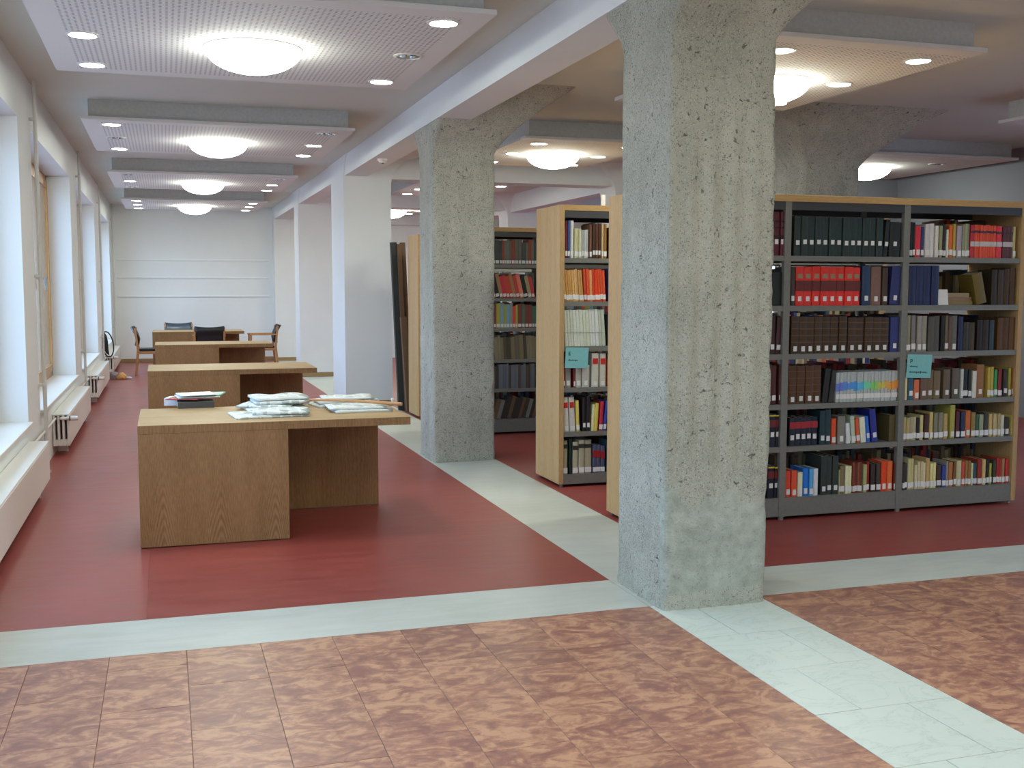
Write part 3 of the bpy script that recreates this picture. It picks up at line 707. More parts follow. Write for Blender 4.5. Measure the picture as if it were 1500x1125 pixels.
# ------------------------------------------------------------ books
BOOKS = {
 'A11': '3.811 3.908 2 4a1a20 0.332 b 0;3.913 3.965 1 56202a 0.334 b 0',
 'A21': '3.83 3.948 1 1c221f 0.227 t 0',
 'A31': '3.848 3.895 1 33201e 0.261 p 0;3.895 3.952 1 3a2422 0.252 p 3',
 'A41': '3.825 3.908 2 43211f 0.269 p 0;3.924 3.965 1 4b2723 0.276 p 0',
 'A51': '3.854 3.906 1 1b1c26 0.221 k 0;3.911 3.964 1 1b1c26 0.219 k 0',
 'A61': '3.857 3.904 1 1b1c26 0.224 k 0;3.91 3.957 1 1b1c26 0.226 k 0',
 'A12': '4.016 4.121 2 1f2a25 0.265 h 0;4.126 4.71 11 1d2a26 0.259 h 0;4.716 4.749 1 171c1d 0.252 h 5;4.76 4.848 1 1b1f1d 0.239 h 2',
 'A22': '4 4.032 1 35302a 0.254 p 0;4.037 4.543 8 b8291f 0.261 g 0;4.554 4.62 1 20314a 0.263 p 0;4.631 4.713 1 6b4f45 0.259 p 0;4.719 4.763 1 3b2c20 0.259 p 0;4.779 4.863 1 262c55 0.26 p 4',
 'A32': '4.009 4.252 4 3a2a1a 0.25 l 0;4.257 4.446 3 38291a 0.249 l 0;4.456 4.786 5 3a2b1e 0.242 l 0;4.797 4.87 1 2a305e 0.241 p 0',
 'A42': '4.002 4.257 4 472f1c 0.259 l 0;4.267 4.31 1 23211f 0.232 n 6;4.316 4.353 1 2c2b29 0.222 n 8;4.37 4.872 18 5c6bb0,4f78b5,3f7fc0,4f9bc5,5fae8a,74a85a,a9a14e,c98a44,d07a35 0.206 m 1',
 'A52': '4.016 4.234 5 1b202a 0.194 q 0;4.25 4.337 2 1c3034 0.235 p 0;4.348 4.386 1 c4451f 0.176 w 0;4.396 4.456 1 6f6c62 0.193 w 0;4.467 4.5 1 c9cac4 0.144 w -4;4.506 4.539 1 98a38f 0.185 w -5;4.55 4.577 1 c0502c 0.174 w -5;4.583 4.627 1 b9bda5 0.182 w -6;4.633 4.66 1 2a5aa5 0.181 p -7;4.677 4.727 1 252b72 0.231 p -7;4.817 4.885 1 4a4127 0.188 n 0',
 'A62': '3.999 4.036 1 c4402a 0.184 w 0;4.042 4.084 1 c8472c 0.182 w 0;4.089 4.127 1 c5bd9d 0.161 w 0;4.132 4.175 1 1f62b0 0.192 w 0;4.18 4.207 1 4a8fd0 0.185 w 0;4.213 4.25 1 c7cdd3 0.188 w 0;4.272 4.408 3 2a302b 0.263 p 0;4.413 4.422 1 8f9560 0.174 w 0;4.424 4.457 1 6d5f45 0.192 w 0;4.463 4.518 2 cfc294 0.194 w 0;4.523 4.601 4 6f3524,5a2c20,75402a,613024 0.21 w 0;4.612 4.64 1 8f9462 0.197 w 0;4.645 4.662 1 8a2323 0.21 w 0;4.673 4.707 1 2f2620 0.199 w 0;4.718 4.752 1 3c332b 0.197 w 0;4.757 4.802 1 b93b1c 0.209 w 0;4.808 4.853 1 c45a2c 0.212 w 0;4.859 4.893 1 5b241d 0.195 w 0',
 'A13': '4.921 4.971 3 1c1d26,23232a,1a1d22 0.242 w 0;4.977 5.022 1 b52a35 0.219 w 0;5.027 5.05 1 23345c 0.206 w 0;5.056 5.135 2 a9a6a5,b5b2ae 0.231 w 0;5.14 5.169 1 b3b0a8 0.218 w 0;5.175 5.203 1 7b7a55 0.218 w 0;5.209 5.232 1 2a2830 0.228 w 0;5.237 5.255 1 c6c29d 0.191 w 0;5.26 5.289 1 d0592a 0.224 w 0;5.295 5.318 1 a08a35 0.235 w 0;5.324 5.364 1 8d8089 0.216 w 0;5.37 5.434 3 7c8068,85876c,757862 0.232 w 0;5.439 5.469 1 9c2634 0.228 o 0;5.474 5.656 8 b8452e 0.23 o 0;5.662 5.71 1 c2333a 0.227 o 0;5.716 5.805 3 4c2a30,553035,4a2b33 0.224 o 0;5.811 5.835 1 a49a68 0.22 w 0',
 'A23': '4.941 5.185 4 1e2544 0.276 n 0;5.516 5.604 1 5a4a1e 0.226 n -14;5.64 5.747 2 2a2117,33281c 0.251 n 0;5.753 5.849 2 3a2512,3f2a16 0.262 n 0',
 'A33': '4.932 4.966 1 76735c 0.25 w 0;4.971 5.005 1 6d6963 0.249 w 0;5.017 5.056 1 7d7870 0.254 w 0;5.062 5.102 1 7c776c 0.253 w 0;5.108 5.205 2 45413a 0.243 n 0;5.217 5.246 1 16130f 0.243 n 0;5.251 5.275 1 55503a 0.243 w 0;5.28 5.304 1 584038 0.243 n 0;5.309 5.356 1 57524a 0.242 w 0;5.362 5.403 1 202440 0.237 n 0;5.414 5.514 2 2f2c28,3a2f20 0.203 n 0;5.526 5.627 2 1f1712,261a13 0.221 n 0;5.639 5.68 1 2a393d 0.211 n 0;5.704 5.861 3 4a3018,452c16,4f331b 0.229 n 0',
 'A43': '4.922 4.951 1 b9ad7c 0.195 n 0;4.956 5.002 1 2c4f61 0.184 p 0;5.008 5.053 1 b55c3c 0.144 w 0;5.059 5.11 1 5b463a 0.158 p 0;5.116 5.231 2 5d4d36,62523a 0.204 p 0;5.255 5.313 1 574a3c 0.206 p 0;5.33 5.389 1 504840 0.21 p 0;5.4 5.424 1 9b9d92 0.213 w 0;5.43 5.465 1 20242c 0.208 w 0;5.471 5.495 1 26271c 0.197 w 0;5.501 5.536 1 aeaaa2 0.191 n 0;5.542 5.608 1 7b5434 0.234 p 0;5.637 5.661 1 a08a3a 0.218 w 0;5.667 5.691 1 9c8c40 0.218 w 0;5.697 5.721 1 2f7a48 0.192 w 0;5.727 5.758 1 6e2627 0.206 w 0;5.776 5.812 1 2f2a24 0.2 p 0;5.824 5.845 1 8d8636 0.204 w 0;5.851 5.879 1 7d4a2c 0.209 w 0',
 'A53': '4.924 5.033 4 9a8a5f,928557,8a8268,958c6e 0.164 w 0;5.038 5.067 1 241f1a 0.162 w 0;5.073 5.101 1 b3a66f 0.18 w 0;5.107 5.142 1 3a211c 0.179 w 0;5.153 5.182 1 b09a5d 0.197 w 0;5.188 5.258 2 6a6a52,6f6c5e 0.19 w 0;5.269 5.304 1 9a834f 0.178 w 0;5.328 5.369 1 8d8a42 0.24 w 0;5.375 5.404 1 4a2228 0.189 w 0;5.416 5.451 1 232b43 0.188 w 0;5.457 5.499 1 a5562c 0.196 w 0;5.505 5.541 1 7d6338 0.18 w 0;5.546 5.57 1 2f4f3c 0.174 w 0;5.576 5.612 1 7d8468 0.168 w 0;5.618 5.654 1 35302c 0.166 w 0;5.66 5.69 1 a8905a 0.17 w 0;5.696 5.757 3 9a8c64,a0936c,938660 0.163 w 0;5.763 5.793 1 aaa694 0.157 w 0;5.799 5.842 1 2b2a25 0.14 w 0;5.86 5.903 1 b3a355 0.153 w 0',
 'A63': '4.933 4.973 2 2a2622,33302a 0.186 w 0;4.978 5.03 2 a8a374,a19a6c 0.223 w 0;5.036 5.059 1 b3a884 0.167 w 0;5.065 5.128 3 b0a482,aa9d7c,b6aa86 0.189 w 0;5.134 5.163 1 a5895a 0.216 w 0;5.169 5.215 2 c4b77c,bfb47e 0.18 w 0;5.227 5.262 1 46322c 0.163 w 0;5.268 5.297 1 303a78 0.156 w 0;5.303 5.321 1 7e7c74 0.189 w 0;5.327 5.362 1 96623a 0.178 w 0;5.368 5.391 1 6a4526 0.181 w 0;5.397 5.439 1 a8a47c 0.184 w 0;5.445 5.469 1 b0453c 0.177 w 0;5.474 5.516 2 836436,7a5a30 0.18 w 0;5.522 5.537 1 b9b080 0.159 w 0;5.54 5.57 1 274a50 0.168 w 0;5.576 5.612 1 7c2c22 0.191 w 0;5.618 5.648 1 ad9460 0.189 w 0;5.654 5.678 1 26231f 0.182 w 0;5.684 5.703 1 96963c 0.151 w 0;5.715 5.739 1 333a2a 0.17 w 0;5.745 5.788 3 902a24,8a2a26,98302a 0.183 w 0;5.794 5.818 1 8c6a4a 0.186 w 0;5.824 5.849 1 a02c28 0.185 w 0;5.855 5.91 2 8d7446,86703f 0.193 w 0',
 'B11': '2.961 2.972 1 bfb9b5 0.22 n 0;2.975 2.992 1 6a1f2c 0.33 w 0;2.994 3.011 1 35508a 0.32 w 0;3.017 3.045 1 c9c8c2 0.321 w 0;3.051 3.108 3 b7b58a,bdb892,c0bda0 0.227 w 0;3.113 3.17 3 a9aaa8,b2b3b0 0.223 w 0;3.176 3.193 1 6d4632 0.261 w 0;3.199 3.273 3 3f2a1e,55341c,4b2e1c 0.272 p 0;3.279 3.296 1 c2a877 0.273 w 0;3.299 3.32 1 8c5f24 0.268 w 0',
 'B21': '2.969 3.133 9 b98a4a,c59a5c,c8a06a,b58b52 0.248 w -5;3.139 3.317 8 c0502e,cf4a2a,c98f5c,c8482c,d9401c,dc4a22 0.249 w -3',
 'B31': '2.976 3.321 13 b9bcaa,c2c5b5,bfc3ae,c7c9c0,aeb2a0 0.286 j -4',
 'B41': '2.961 2.978 1 9a2c20 0.179 w 0;2.984 3.03 1 8d8a80 0.184 w 0;3.052 3.064 1 7a2a22 0.194 w 0;3.067 3.115 1 a8a294 0.177 w 0;3.121 3.185 1 aca799 0.176 w 0;3.202 3.26 1 bcb8a6 0.266 r 0;3.272 3.324 1 bab5a5 0.265 r 0',
 'B51': '2.975 3.02 1 c3c1b6 0.277 r -3;3.026 3.072 1 c0bdb0 0.276 r -3;3.081 3.107 1 cdb85a 0.242 w -2;3.13 3.158 1 241c1a 0.273 p 0;3.164 3.193 1 281f1d 0.272 p 0;3.202 3.257 2 cfc88f,c6b24c 0.216 n 3;3.269 3.298 1 b02a3a 0.236 w 4;3.304 3.327 1 2f3f94 0.235 w 6',
 'B61': '2.965 3.005 1 9a967c 0.264 d 0;3.017 3.04 1 15281f 0.273 n 0;3.046 3.092 1 a29d83 0.26 d 0;3.097 3.144 1 a09b80 0.264 d 0;3.15 3.208 1 9e997e 0.261 d 0;3.219 3.319 3 4a4f63 0.219 s 0',
}

STUFF_NOTE = None
def lincol(h, k): return lin(h, k, .8)
NAMES = []
def cname(h):
    import colorsys
    r, g, b = [int(h[i:i+2], 16)/255 for i in (0, 2, 4)]
    hh, s, v = colorsys.rgb_to_hsv(r, g, b); hh *= 360
    if s < .16: return 'white' if v > .7 else ('grey' if v > .32 else 'black')
    if v < .17: return 'blackish'
    if hh < 14 or hh > 335: base = 'red' if s > .55 else 'reddish brown'
    elif hh < 32: base = 'orange' if (v > .6 and s > .55) else 'brown'
    elif hh < 66: base = 'cream' if v > .72 else ('tan' if v > .5 else 'olive brown')
    elif hh < 170: base = 'green'
    elif hh < 205: base = 'teal'
    elif hh < 265: base = 'blue'
    else: base = 'purple'
    return ('dark ' if v < .36 else ('' if v < .8 else 'pale '))+base
def ordn(n):
    A = ['first', 'second', 'third', 'fourth', 'fifth', 'sixth', 'seventh', 'eighth', 'ninth', 'tenth', 'eleventh', 'twelfth', 'thirteenth', 'fourteenth', 'fifteenth', 'sixteenth', 'seventeenth', 'eighteenth', 'nineteenth', 'twentieth']
    if n <= 20: return A[n-1]
    return ('twenty-' if n < 30 else 'thirty-')+A[n-21 if n < 30 else n-31] if n not in (30,) else 'thirtieth'
SHN = ['top shelf', 'second shelf', 'third shelf', 'fourth shelf', 'fifth shelf', 'bottom shelf']
PAGES, STK = MT['paper'], MT['sticker']
meshes = {}
def fast_box(name, mat, b, parent=None, color=None):
    x0, x1, y0, y1, z0, z1 = b
    me = bpy.data.meshes.new(name)
    me.from_pydata([(x0,y0,z0),(x1,y0,z0),(x1,y1,z0),(x0,y1,z0),(x0,y0,z1),(x1,y0,z1),(x1,y1,z1),(x0,y1,z1)], [], [(0,3,2,1),(4,5,6,7),(0,1,5,4),(1,2,6,5),(2,3,7,6),(3,0,4,7)])
    me.materials.append(mat); o = bpy.data.objects.new(name, me); COL.objects.link(o)
    if parent: o.parent = parent
    if color: o.color = color
    return o
def cover_mesh(w, d, h):
    """case binding: a slightly rounded spine and two boards"""
    k = min(.0028, w*.2); r = min(.006, w*.25)
    out = [(0, r), (w*.2, r*.25), (w*.5, 0), (w*.8, r*.25), (w, r), (w, d), (w-k, d), (w-k, r+.004), (k, r+.004), (k, d), (0, d)]
    n = len(out); V = [(x, y, 0) for x, y in out]+[(x, y, h) for x, y in out]
    Fc = [tuple(range(n))[::-1], tuple(range(n, 2*n))]+[(i, (i+1) % n, n+(i+1) % n, n+i) for i in range(n)]
    me = bpy.data.meshes.new('book'); me.from_pydata(V, [], Fc); me.materials.append(MT['book']); return me
def band(o, w, z0, z1, hexs, k, name='title_band', inset=.0):
    return fast_box(name, MT['book'], (inset*w, w*(1-inset), -.0009, .006, z0, z1), o, lincol(hexs, k))
def book(x, w, h, y, z, d, hexs, sty, lean, k, label, group, q):
    o = bpy.data.objects.new('book', cover_mesh(w, d, h)); COL.objects.link(o)
    o.color = lincol(hexs if sty != 'm' else '969b99', k)
    tag(o, label, 'book', group)
    a = math.radians(lean)
    if lean >= 0: o.location = (x+w-w*math.cos(a), y, z+w*math.sin(a))
    else: o.location = (x, y, z)
    o.rotation_euler = (0, a, 0)
    if w > .009: fast_box('pages', PAGES, (min(.003, w*.22), w-min(.003, w*.22), .01, d-.004, .003, h-.004), o)
    lw = min(.026, w*.72); lx = (w-lw)/2
    def lab(z0, z1, full=False):
        fast_box('call_number_label', STK, ((.02*w if full else lx), (.98*w if full else lx+lw), -.0013, .007, z0, z1), o)
    j = random.uniform(-.004, .004)
    if sty == 'p': lab(.028+j, .062+j)
    elif sty == 'w': lab(.014+j, .052+j, w < .035)
    elif sty == 'b':
        lab(.075, .108); band(o, w, .11, h*.47, '2a1518', k); band(o, w, h*.62, h*.66, '2a1518', k); band(o, w, h*.76, h*.8, '2a1518', k)
    elif sty == 'h': lab(.075+j, .105+j)
    elif sty == 'g':
        band(o, w, .098, .168, '54241f', k); band(o, w, .183, .214, '7f6c50', k, 'emblem', .2); lab(.03, .062)
    elif sty == 'k':
        band(o, w, h-.018, h-.008, 'b09a2c', k); band(o, w, .135, .185, '5a2020', k); lab(.07, .102)
    elif sty == 'q': band(o, w, h-.075, h-.03, '86242a', k); lab(.04+j*2, .074+j*2)
    elif sty == 'l':
        for f in (.3, .48, .66, .84): band(o, w, h*f, h*f+.006, '5a3c1c', k, 'raised_band')
        lab(.016+j, .05+j)
    elif sty == 'm': band(o, w, .075+.004*(q % 5), .13+.006*(q % 3), hexs, k, 'picture_band'); lab(.024, .056, True)
    elif sty == 'o': band(o, w, h-.055, h-.04, '3a2a30', k); band(o, w, .08, .115, 'a5a09c', k, 'pale_band')
    elif sty == 'r': band(o, w, h-.085, h-.04, 'b92a20', k, 'red_panel', .12); lab(.012, .045)
    elif sty == 'j': band(o, w, .105, .109, '8f9486', k, 'printed_line')
    elif sty == 'd': band(o, w, h-.062, h-.03, '33302a', k); lab(.008, .05, True)
    elif sty == 's': band(o, w, h-.1, h-.045, '8f2428', k); lab(.01, .045, True)
    return o
GAIN = {'A': 1.6, 'B': 1.25}
WHERE = {'A': ('bay beside the great pillar', 'middle bay', 'far bay'), 'B': ('beech-ended bookcase',)}
for key, rows in BOOKS.items():
    case, sh, bay = key[0], int(key[1]), int(key[2]); x0_, x1_, y0_, d_, zt_ = CASE[case]
    z = SHELF[case][sh-1]+.0008; cnt = 0
    lim = x1_-.04 if bay == 3 else CX[bay]-.025
    lo = CX[bay-1]+.025 if bay > 1 else x0_+.038
    for e in rows.split(';'):
        xa, xb, n, cols, h, sty, lean = e.split(); xa, xb, n, h, lean = float(xa), float(xb), int(n), float(h), float(lean)
        cols = cols.split(','); xa = max(xa, lo+.001); xb = min(xb, lim-.001); wd = (xb-xa)/n
        run = sty in 'hglmqjor' and n > 2
        for i in range(n):
            cnt += 1; hx = cols[int(i*len(cols)/n)] if sty == 'm' or n > len(cols)*2 else cols[i % len(cols)]
            hh = min(h, .292)+(random.uniform(-.003, .003) if sty in 'hglqmjo' else random.uniform(-.006, .006))
            dd = random.uniform(.15, .19) if hh < .25 else random.uniform(.19, .22)
            desc = {'g': 'bright red encyclopaedia with dark band', 'm': 'pale journal with coloured strip', 'l': 'brown leather-bound volume', 'h': 'dark green volume',
                    'q': 'navy volume with red panel', 'k': 'navy volume with maroon panel', 'j': 'pale journal issue', 'r': 'pale binder with red panel', 'o': 'red book with pale band', 's': 'slate volume with red band', 'd': 'pale grey volume with dark band'}.get(sty, cname(hx)+' book')
            if case == 'A': lb = '%s, %s from pillar, %s, %s of long bookcase' % (desc, ordn(cnt), SHN[sh-1], WHERE['A'][bay-1].replace('bay beside the great pillar', 'pillar bay'))
            else: lb = '%s, %s from beech end panel, %s, bookcase behind pillar' % (desc, ordn(cnt), SHN[sh-1])
            g = ('books on the %s of the long bookcase' if case == 'A' else 'books on the %s of the beech-ended bookcase') % SHN[sh-1]
            book(xa+wd*i+wd*.015, wd*(.965 if wd > .02 else .93), hh, y0_+.012+random.uniform(0, .012), z, dd, hx, sty, lean, GAIN[case], lb, g, i)
# three books lying flat and the stack behind them, second shelf of the far bay
for i, (xa, xb, z0, z1, hx, yy) in enumerate(((5.285, 5.50, 0, .028, '6a5a38', 6.47), (5.29, 5.495, .0285, .055, '6f5540', 6.475), (5.285, 5.47, .0555, .085, '75644a', 6.47))):
    o = fast_box('book', MT['book'], (0, xb-xa, 0, .17, 0, z1-z0), None, lincol(hx, 2.0)); o.location = (xa, yy, 1.4525+z0)
    fast_box('pages', PAGES, (.004, xb-xa+.0004, .004, .166, .003, z1-z0-.003), o)
    tag(o, '%s book lying flat on the second shelf, %s in the far bay' % (cname(hx), ('lowest of three', 'middle of three', 'uppermost of three')[i]), 'book', 'books lying flat in the far bay')
o = box('loose_sheet', 'sticker', 0, .085, 0, .003, 0, .11); o.location = (5.19, 6.445, 1.4535); o.rotation_euler = (math.radians(-8), 0, 0)
tag(o, 'white loose sheet leaning before the flat books in the far bay', 'paper')

# everything too small or too hidden to pick out: backs of the far sides and the third bookcase
PAL = ['3a2a20', '4a3a28', '2a2d30', '6a5a40', '7a2a24', '8a7a5a', '30404a', '5a4a3a', '9a8f78', '25352a', 'a5502c', '2c3560', '7d786c', 'b3ab95']
sb = bmesh.new(); cl = sb.loops.layers.float_color.new('tint')
def sbox(x, w, y, d, z, h, hexs, lean=0, k=1.6, lab=False, front=-1):
    c = lincol(hexs, k); a = math.radians(lean)
    def B(x0, x1, y0, y1, z0, z1, col):
        vs = [sb.verts.new((x+px*math.cos(a)+pz*math.sin(a), py, z+pz*math.cos(a)-(px-(w if lean > 0 else 0))*math.sin(a))) for px, py, pz in ((x0,y0,z0),(x1,y0,z0),(x1,y1,z0),(x0,y1,z0),(x0,y0,z1),(x1,y0,z1),(x1,y1,z1),(x0,y1,z1))]
        for f in ((0,3,2,1),(4,5,6,7),(0,1,5,4),(1,2,6,5),(2,3,7,6),(3,0,4,7)):
            fc = sb.faces.new([vs[i] for i in f])
            for lp in fc.loops: lp[cl] = col
    B(0, w, y, y+d, 0, h, c)
    if lab: B(w*.1, w*.9, y-.001, y+.004, .012, .045, lincol('d8d6d0', 1))
def fill(xa, xb, yf, z, hmin, hmax, pal, lean=0, lab=False, wr=(.016, .045), gaps=.0, back=False, k=1.6):
    x = xa
    while x < xb-.05:
        ww = random.uniform(*wr); dd = random.uniform(.15, .2)
        if random.random() >= gaps: sbox(x, ww*.95, (yf-dd) if back else yf, dd, z, random.uniform(hmin, hmax), random.choice(pal), lean, k, lab)
        x += ww
def bays(case):
    x0, x1 = CASE[case][:2]; xs = [x0+.04, CX[1]-.026, CX[1]+.026, CX[2]-.026, CX[2]+.026, x1-.04]
    return [(xs[0], xs[1]), (xs[2], xs[3]), (xs[4], xs[5])]
DARK = PAL[:8]
for case in 'AB':
    yb_ = CASE[case][2]+CASE[case][3]-.014
    for b, (xa, xb) in enumerate(bays(case)):
        for k, z in enumerate(SHELF[case]):
            if case == 'A' and k == 0 and b > 0: continue
            fill(xa+.01, xb, yb_, z, .2, .26, DARK if k != 3 else ['7a2a24', '6a2430', '86302a', '4a3a28'], back=True)
fill(5.42, 5.85, 6.42+.54-.014, SHELF['A'][0], .27, .29, DARK, back=True)
xa, xb = bays('A')[0]
for k, z in enumerate(SHELF['A']): fill(xa+.01, 3.80, 6.434, z, .22, .28, [['4a1a20'], ['1c221f', '30302c'], ['33201e'], ['43211f'], ['1b1c26', '2a2025'], ['1b1c26']][k], lab=True)
for b in (0, 1, 2):
    xa, xb = bays('B')[b]
    for k, z in enumerate(SHELF['B']): fill(3.34 if b == 0 else xa, xb, 8.02, z, .2, .27, PAL, lab=True)
DP = [['4a4a48', '55524a', '6a5a48', '7a3a2a', '2a2a30', '3a3f3c', '4d5652', '5c5a50'], ['8a6a48', '28416a', 'a83038', 'b07a72', 'b3a29a', '20241f', '8a7d58', '2f3a40', 'c06a58', 'a34030'],
      ['6a3a34', '4a5a48', '6a8a98', '8d8a3a', '7a7a72', '2f2a28', 'b8483c', '3a5a44', '9a9078'], ['4a4234', '5a5244', '6a6048', '3f3a30', '726a54'], ['3a332c', '423a34', '5a5e62', '54585c', '4c4038'], ['3a3428', '5a4632', '4a4a44', '6a6a62', '2f2c26']]
LEAN = [0, -13, 0, -3, 0, 16]
for b, (xa, xb) in enumerate(bays('D')):
    for k, z in enumerate(SHELF['D']):
        xl = 3.3 if b == 0 else xa; hm = (.23, .27) if k != 5 else (.2, .25)
        fill(xa+.01, xl, 11.166, z, hm[0], hm[1], DP[k], 0, k < 3); 
        fill(xl+.02, xb-(.1 if k in (1, 5) else 0), 11.166, z, hm[0], hm[1], DP[k], LEAN[k], k < 3, wr=(.025, .05), k=1.5)
        if k: fill(xa+.01, xb, 11.695, z, .24, .29, ['8a8478', 'a09a88', '7a3a30', '5a6a78', 'c0bab0', '90302c'], back=True)
for b, (xa, xb) in enumerate(bays('E')):
    for k, z in enumerate(SHELF['E']): fill(xa+.01, xb, 12.80, z, .2, .27, PAL)
bmesh.ops.recalc_face_normals(sb, faces=sb.faces[:])
me = bpy.data.meshes.new('shelved_books'); sb.to_mesh(me); sb.free()
tt = NT('distant_book_cloth', .6, .3); at = tt.n('ShaderNodeVertexColor'); at.layer_name = 'tint'; tt.color(at.outputs[0])
me.materials.append(tt.m); o = bpy.data.objects.new('shelved_books', me); COL.objects.link(o)
tag(o, 'small mixed books filling the far sides and the distant shelves', 'books', None, 'stuff')

# shelf signs
def sign(x, y, z, w_, h_, letter, rows, label, tilt):
    t = thing('shelf_sign', label, 'sign', (x, y, z), 0, 'turquoise shelf signs'); t.rotation_euler = (math.radians(tilt), math.radians(2), math.radians(3))
    MB().box(0, w_, 0, .0015, -h_, 0).obj('card', 'cyan', t)
    m = MB(); a, b, c = .025, -.0012, -.062; h = .028
    def st(x0, x1, z0, z1): m.box(a+x0, a+x1, b, b+.0009, c+z0, c+z1)
    st(0, .005, 0, h); st(.005, .016, h-.005, h); st(.005, .014, h*.5-.0025, h*.5+.0025)
    if letter == 'E': st(.005, .016, 0, .005)
    else: st(.014, .019, h*.5-.0025, h)
    m.obj('lettering', 'ink', t)
    for zz, a, b in rows:
        m = MB(); x_ = a; rr = random.Random(3)
        while x_ < b:
            lw = rr.uniform(.004, .007); m.box(x_, x_+lw, -.0008, -.0002, zz-(.006 if rr.random() < .2 else 0), zz+.008+(.004 if rr.random() < .25 else 0)); x_ += lw+.0025
        m.obj('printed_line', 'ink', t)
sign(2.972, 7.985, 1.108, .195, .162, 'E', [(-.104, .025, .105)], 'turquoise shelf sign hanging in the beech-ended bookcase', 2)
sign(4.923, 6.41, 1.112, .213, .165, 'P', [(-.088, .025, .09), (-.128, .025, .17)], 'turquoise shelf sign hanging in the long bookcase beside a post', 2)
o = box('index_card', 'sticker', 0, .035, 0, .012, 0, .10, bevel=.002); o.location = (3.345, 8.2, 2.211)
tag(o, 'small white card standing on top of the beech-ended bookcase', 'card')

# boards leaning beside the white pillar
for xb, th, y0_, y1_, hz, mt, lean, l in ((2.868, .075, 13.72, 13.80, 2.14, 'boarddark', 2.4, 'tall dark board leaning beside the white pillar'), (2.932, .055, 13.70, 13.79, 2.12, 'boardbrown', 2.4, 'tall brown board leaning next to the dark board'), (2.99, .055, 13.73, 13.82, 2.14, 'boardbrown', 2.4, 'tall brown board leaning, last of the row by the pale end panel'), (2.945, .08, 13.58, 13.66, 1.2, 'boardbrown', 3.4, 'short brown board leaning before the tall ones')):
    o = MB().box(-th/2, th/2, 0, y1_-y0_, 0, hz).bevel(.002).obj('leaning_board', mt, None, (xb, y0_, .002)); o.rotation_euler = (0, -math.radians(lean), 0)
    tag(o, l, 'board', 'boards leaning beside the white pillar')

# ------------------------------------------------------------ things on the first desk
DZ = .7452
def sheaf(name, label, cat, x, y, z, w_, d_, th, rz, mat, group, bend=.004, seed=0, lift=None, par=None):
    m = MB(); nx, ny = 12, 9; top, bot = [], []
    for j in range(ny+1):
        a, b = [], []
        for i in range(nx+1):
            u, v = i/nx-.5, j/ny-.5
            f = bend*(noise.noise(Vector((u*3+seed, v*3, seed)))+.6)
            if lift: f += lift*max(0, u+v*.4)**2*2
            fold = 1-.35*max(0, 1-(u+.5)*12)
            zz = max(0, f)
            jx, jy = .004*noise.noise(Vector((seed, j*.7, 1))), .004*noise.noise(Vector((i*.7, seed, 2)))
            a.append(m.bm.verts.new((u*w_+jx, v*d_+jy, th*fold+zz))); b.append(m.bm.verts.new((u*w_+jx, v*d_+jy, zz*.8 if lift else 0)))
        top.append(a); bot.append(b)
    for G in (top, bot):
        for A, B in zip(G, G[1:]):
            for i in range(nx): m.bm.faces.new((A[i], A[i+1], B[i+1], B[i]))
    for A, B in ((top[0], bot[0]), (top[-1], bot[-1])):
        for i in range(nx): m.bm.faces.new((A[i], A[i+1], B[i+1], B[i]))
    for e in (0, nx):
        for k in range(ny): m.bm.faces.new((top[k][e], top[k+1][e], bot[k+1][e], bot[k][e]))
    o = m.smooth().obj(name, mat, par, (x, y, z)); o.rotation_euler = (0, 0, rz)
    if not par: tag(o, label, cat, group)
    return o
def hardback(label, x, y, z, w_, d_, th, rz, hexs, group):
    o = fast_box('book', MT['book'], (-w_/2, w_/2, -d_/2, d_/2, 0, .003), None, lin(hexs)); o.location = (x, y, z); o.rotation_euler = (0, 0, rz)
    fast_box('cover', MT['book'], (-w_/2, w_/2, -d_/2, d_/2, th-.003, th), o, lin(hexs))
    fast_box('spine', MT['book'], (-w_/2, w_/2, -d_/2, -d_/2+.004, .003, th-.003), o, lin(hexs))
    fast_box('pages', PAGES, (-w_/2+.003, w_/2-.003, -d_/2+.005, d_/2-.004, .003, th-.003), o)
    return tag(o, label, 'book', group)
GB = 'books and magazines on the first desk'
hardback('thick grey-spined book at the bottom of the pile on the first desk', .185, 7.84, DZ, .24, .19, .042, .03, '4b4a48', GB)
hardback('thick white book beside the grey one on the first desk', .09, 8.03, DZ, .19, .165, .052, -.25, 'd8d8dc', GB)
MT['redcover'] = plain('red_cover', 'a5463c', .5); MT['mag1'] = plain('pale_magazine', 'd5d9d6', .35); MT['mag2'] = plain('green_magazine', '6f9c8a', .35); MT['mag3'] = plain('white_magazine', 'e0e4e2', .35)
sheaf('magazine', 'red-covered magazine lying on the white book, first desk', 'magazine', .13, 7.92, DZ+.0535, .22, .26, .006, -.3, 'redcover', GB, .001, 1)
sheaf('magazine', 'pale magazine on the red one, first desk', 'magazine', .2, 7.93, DZ+.062, .28, .24, .008, .1, 'mag1', GB, .003, 2)
sheaf('magazine', 'green magazine jutting out of the book pile, first desk', 'magazine', .27, 7.97, DZ+.073, .23, .24, .005, -.2, 'mag2', GB, .002, 3)
sheaf('magazine', 'white magazine on top of the book pile, first desk', 'magazine', .19, 7.9, DZ+.081, .24, .23, .004, .15, 'mag3', GB, .002, 4)
GN = 'newspapers on the first desk'
sheaf('newspaper', 'folded newspaper at the bottom of the middle heap, first desk', 'newspaper', .70, 7.56, DZ, .40, .30, .012, .1, 'news', GN, .004, 5)
sheaf('newspaper', 'newspaper in the middle heap poking out toward the books', 'newspaper', .66, 7.64, DZ+.017, .36, .30, .010, -.35, 'news', GN, .006, 6)
sheaf('newspaper', 'newspaper with dark folded edge in the middle heap', 'newspaper', .74, 7.66, DZ+.035, .36, .28, .016, .08, 'news', GN, .006, 7)
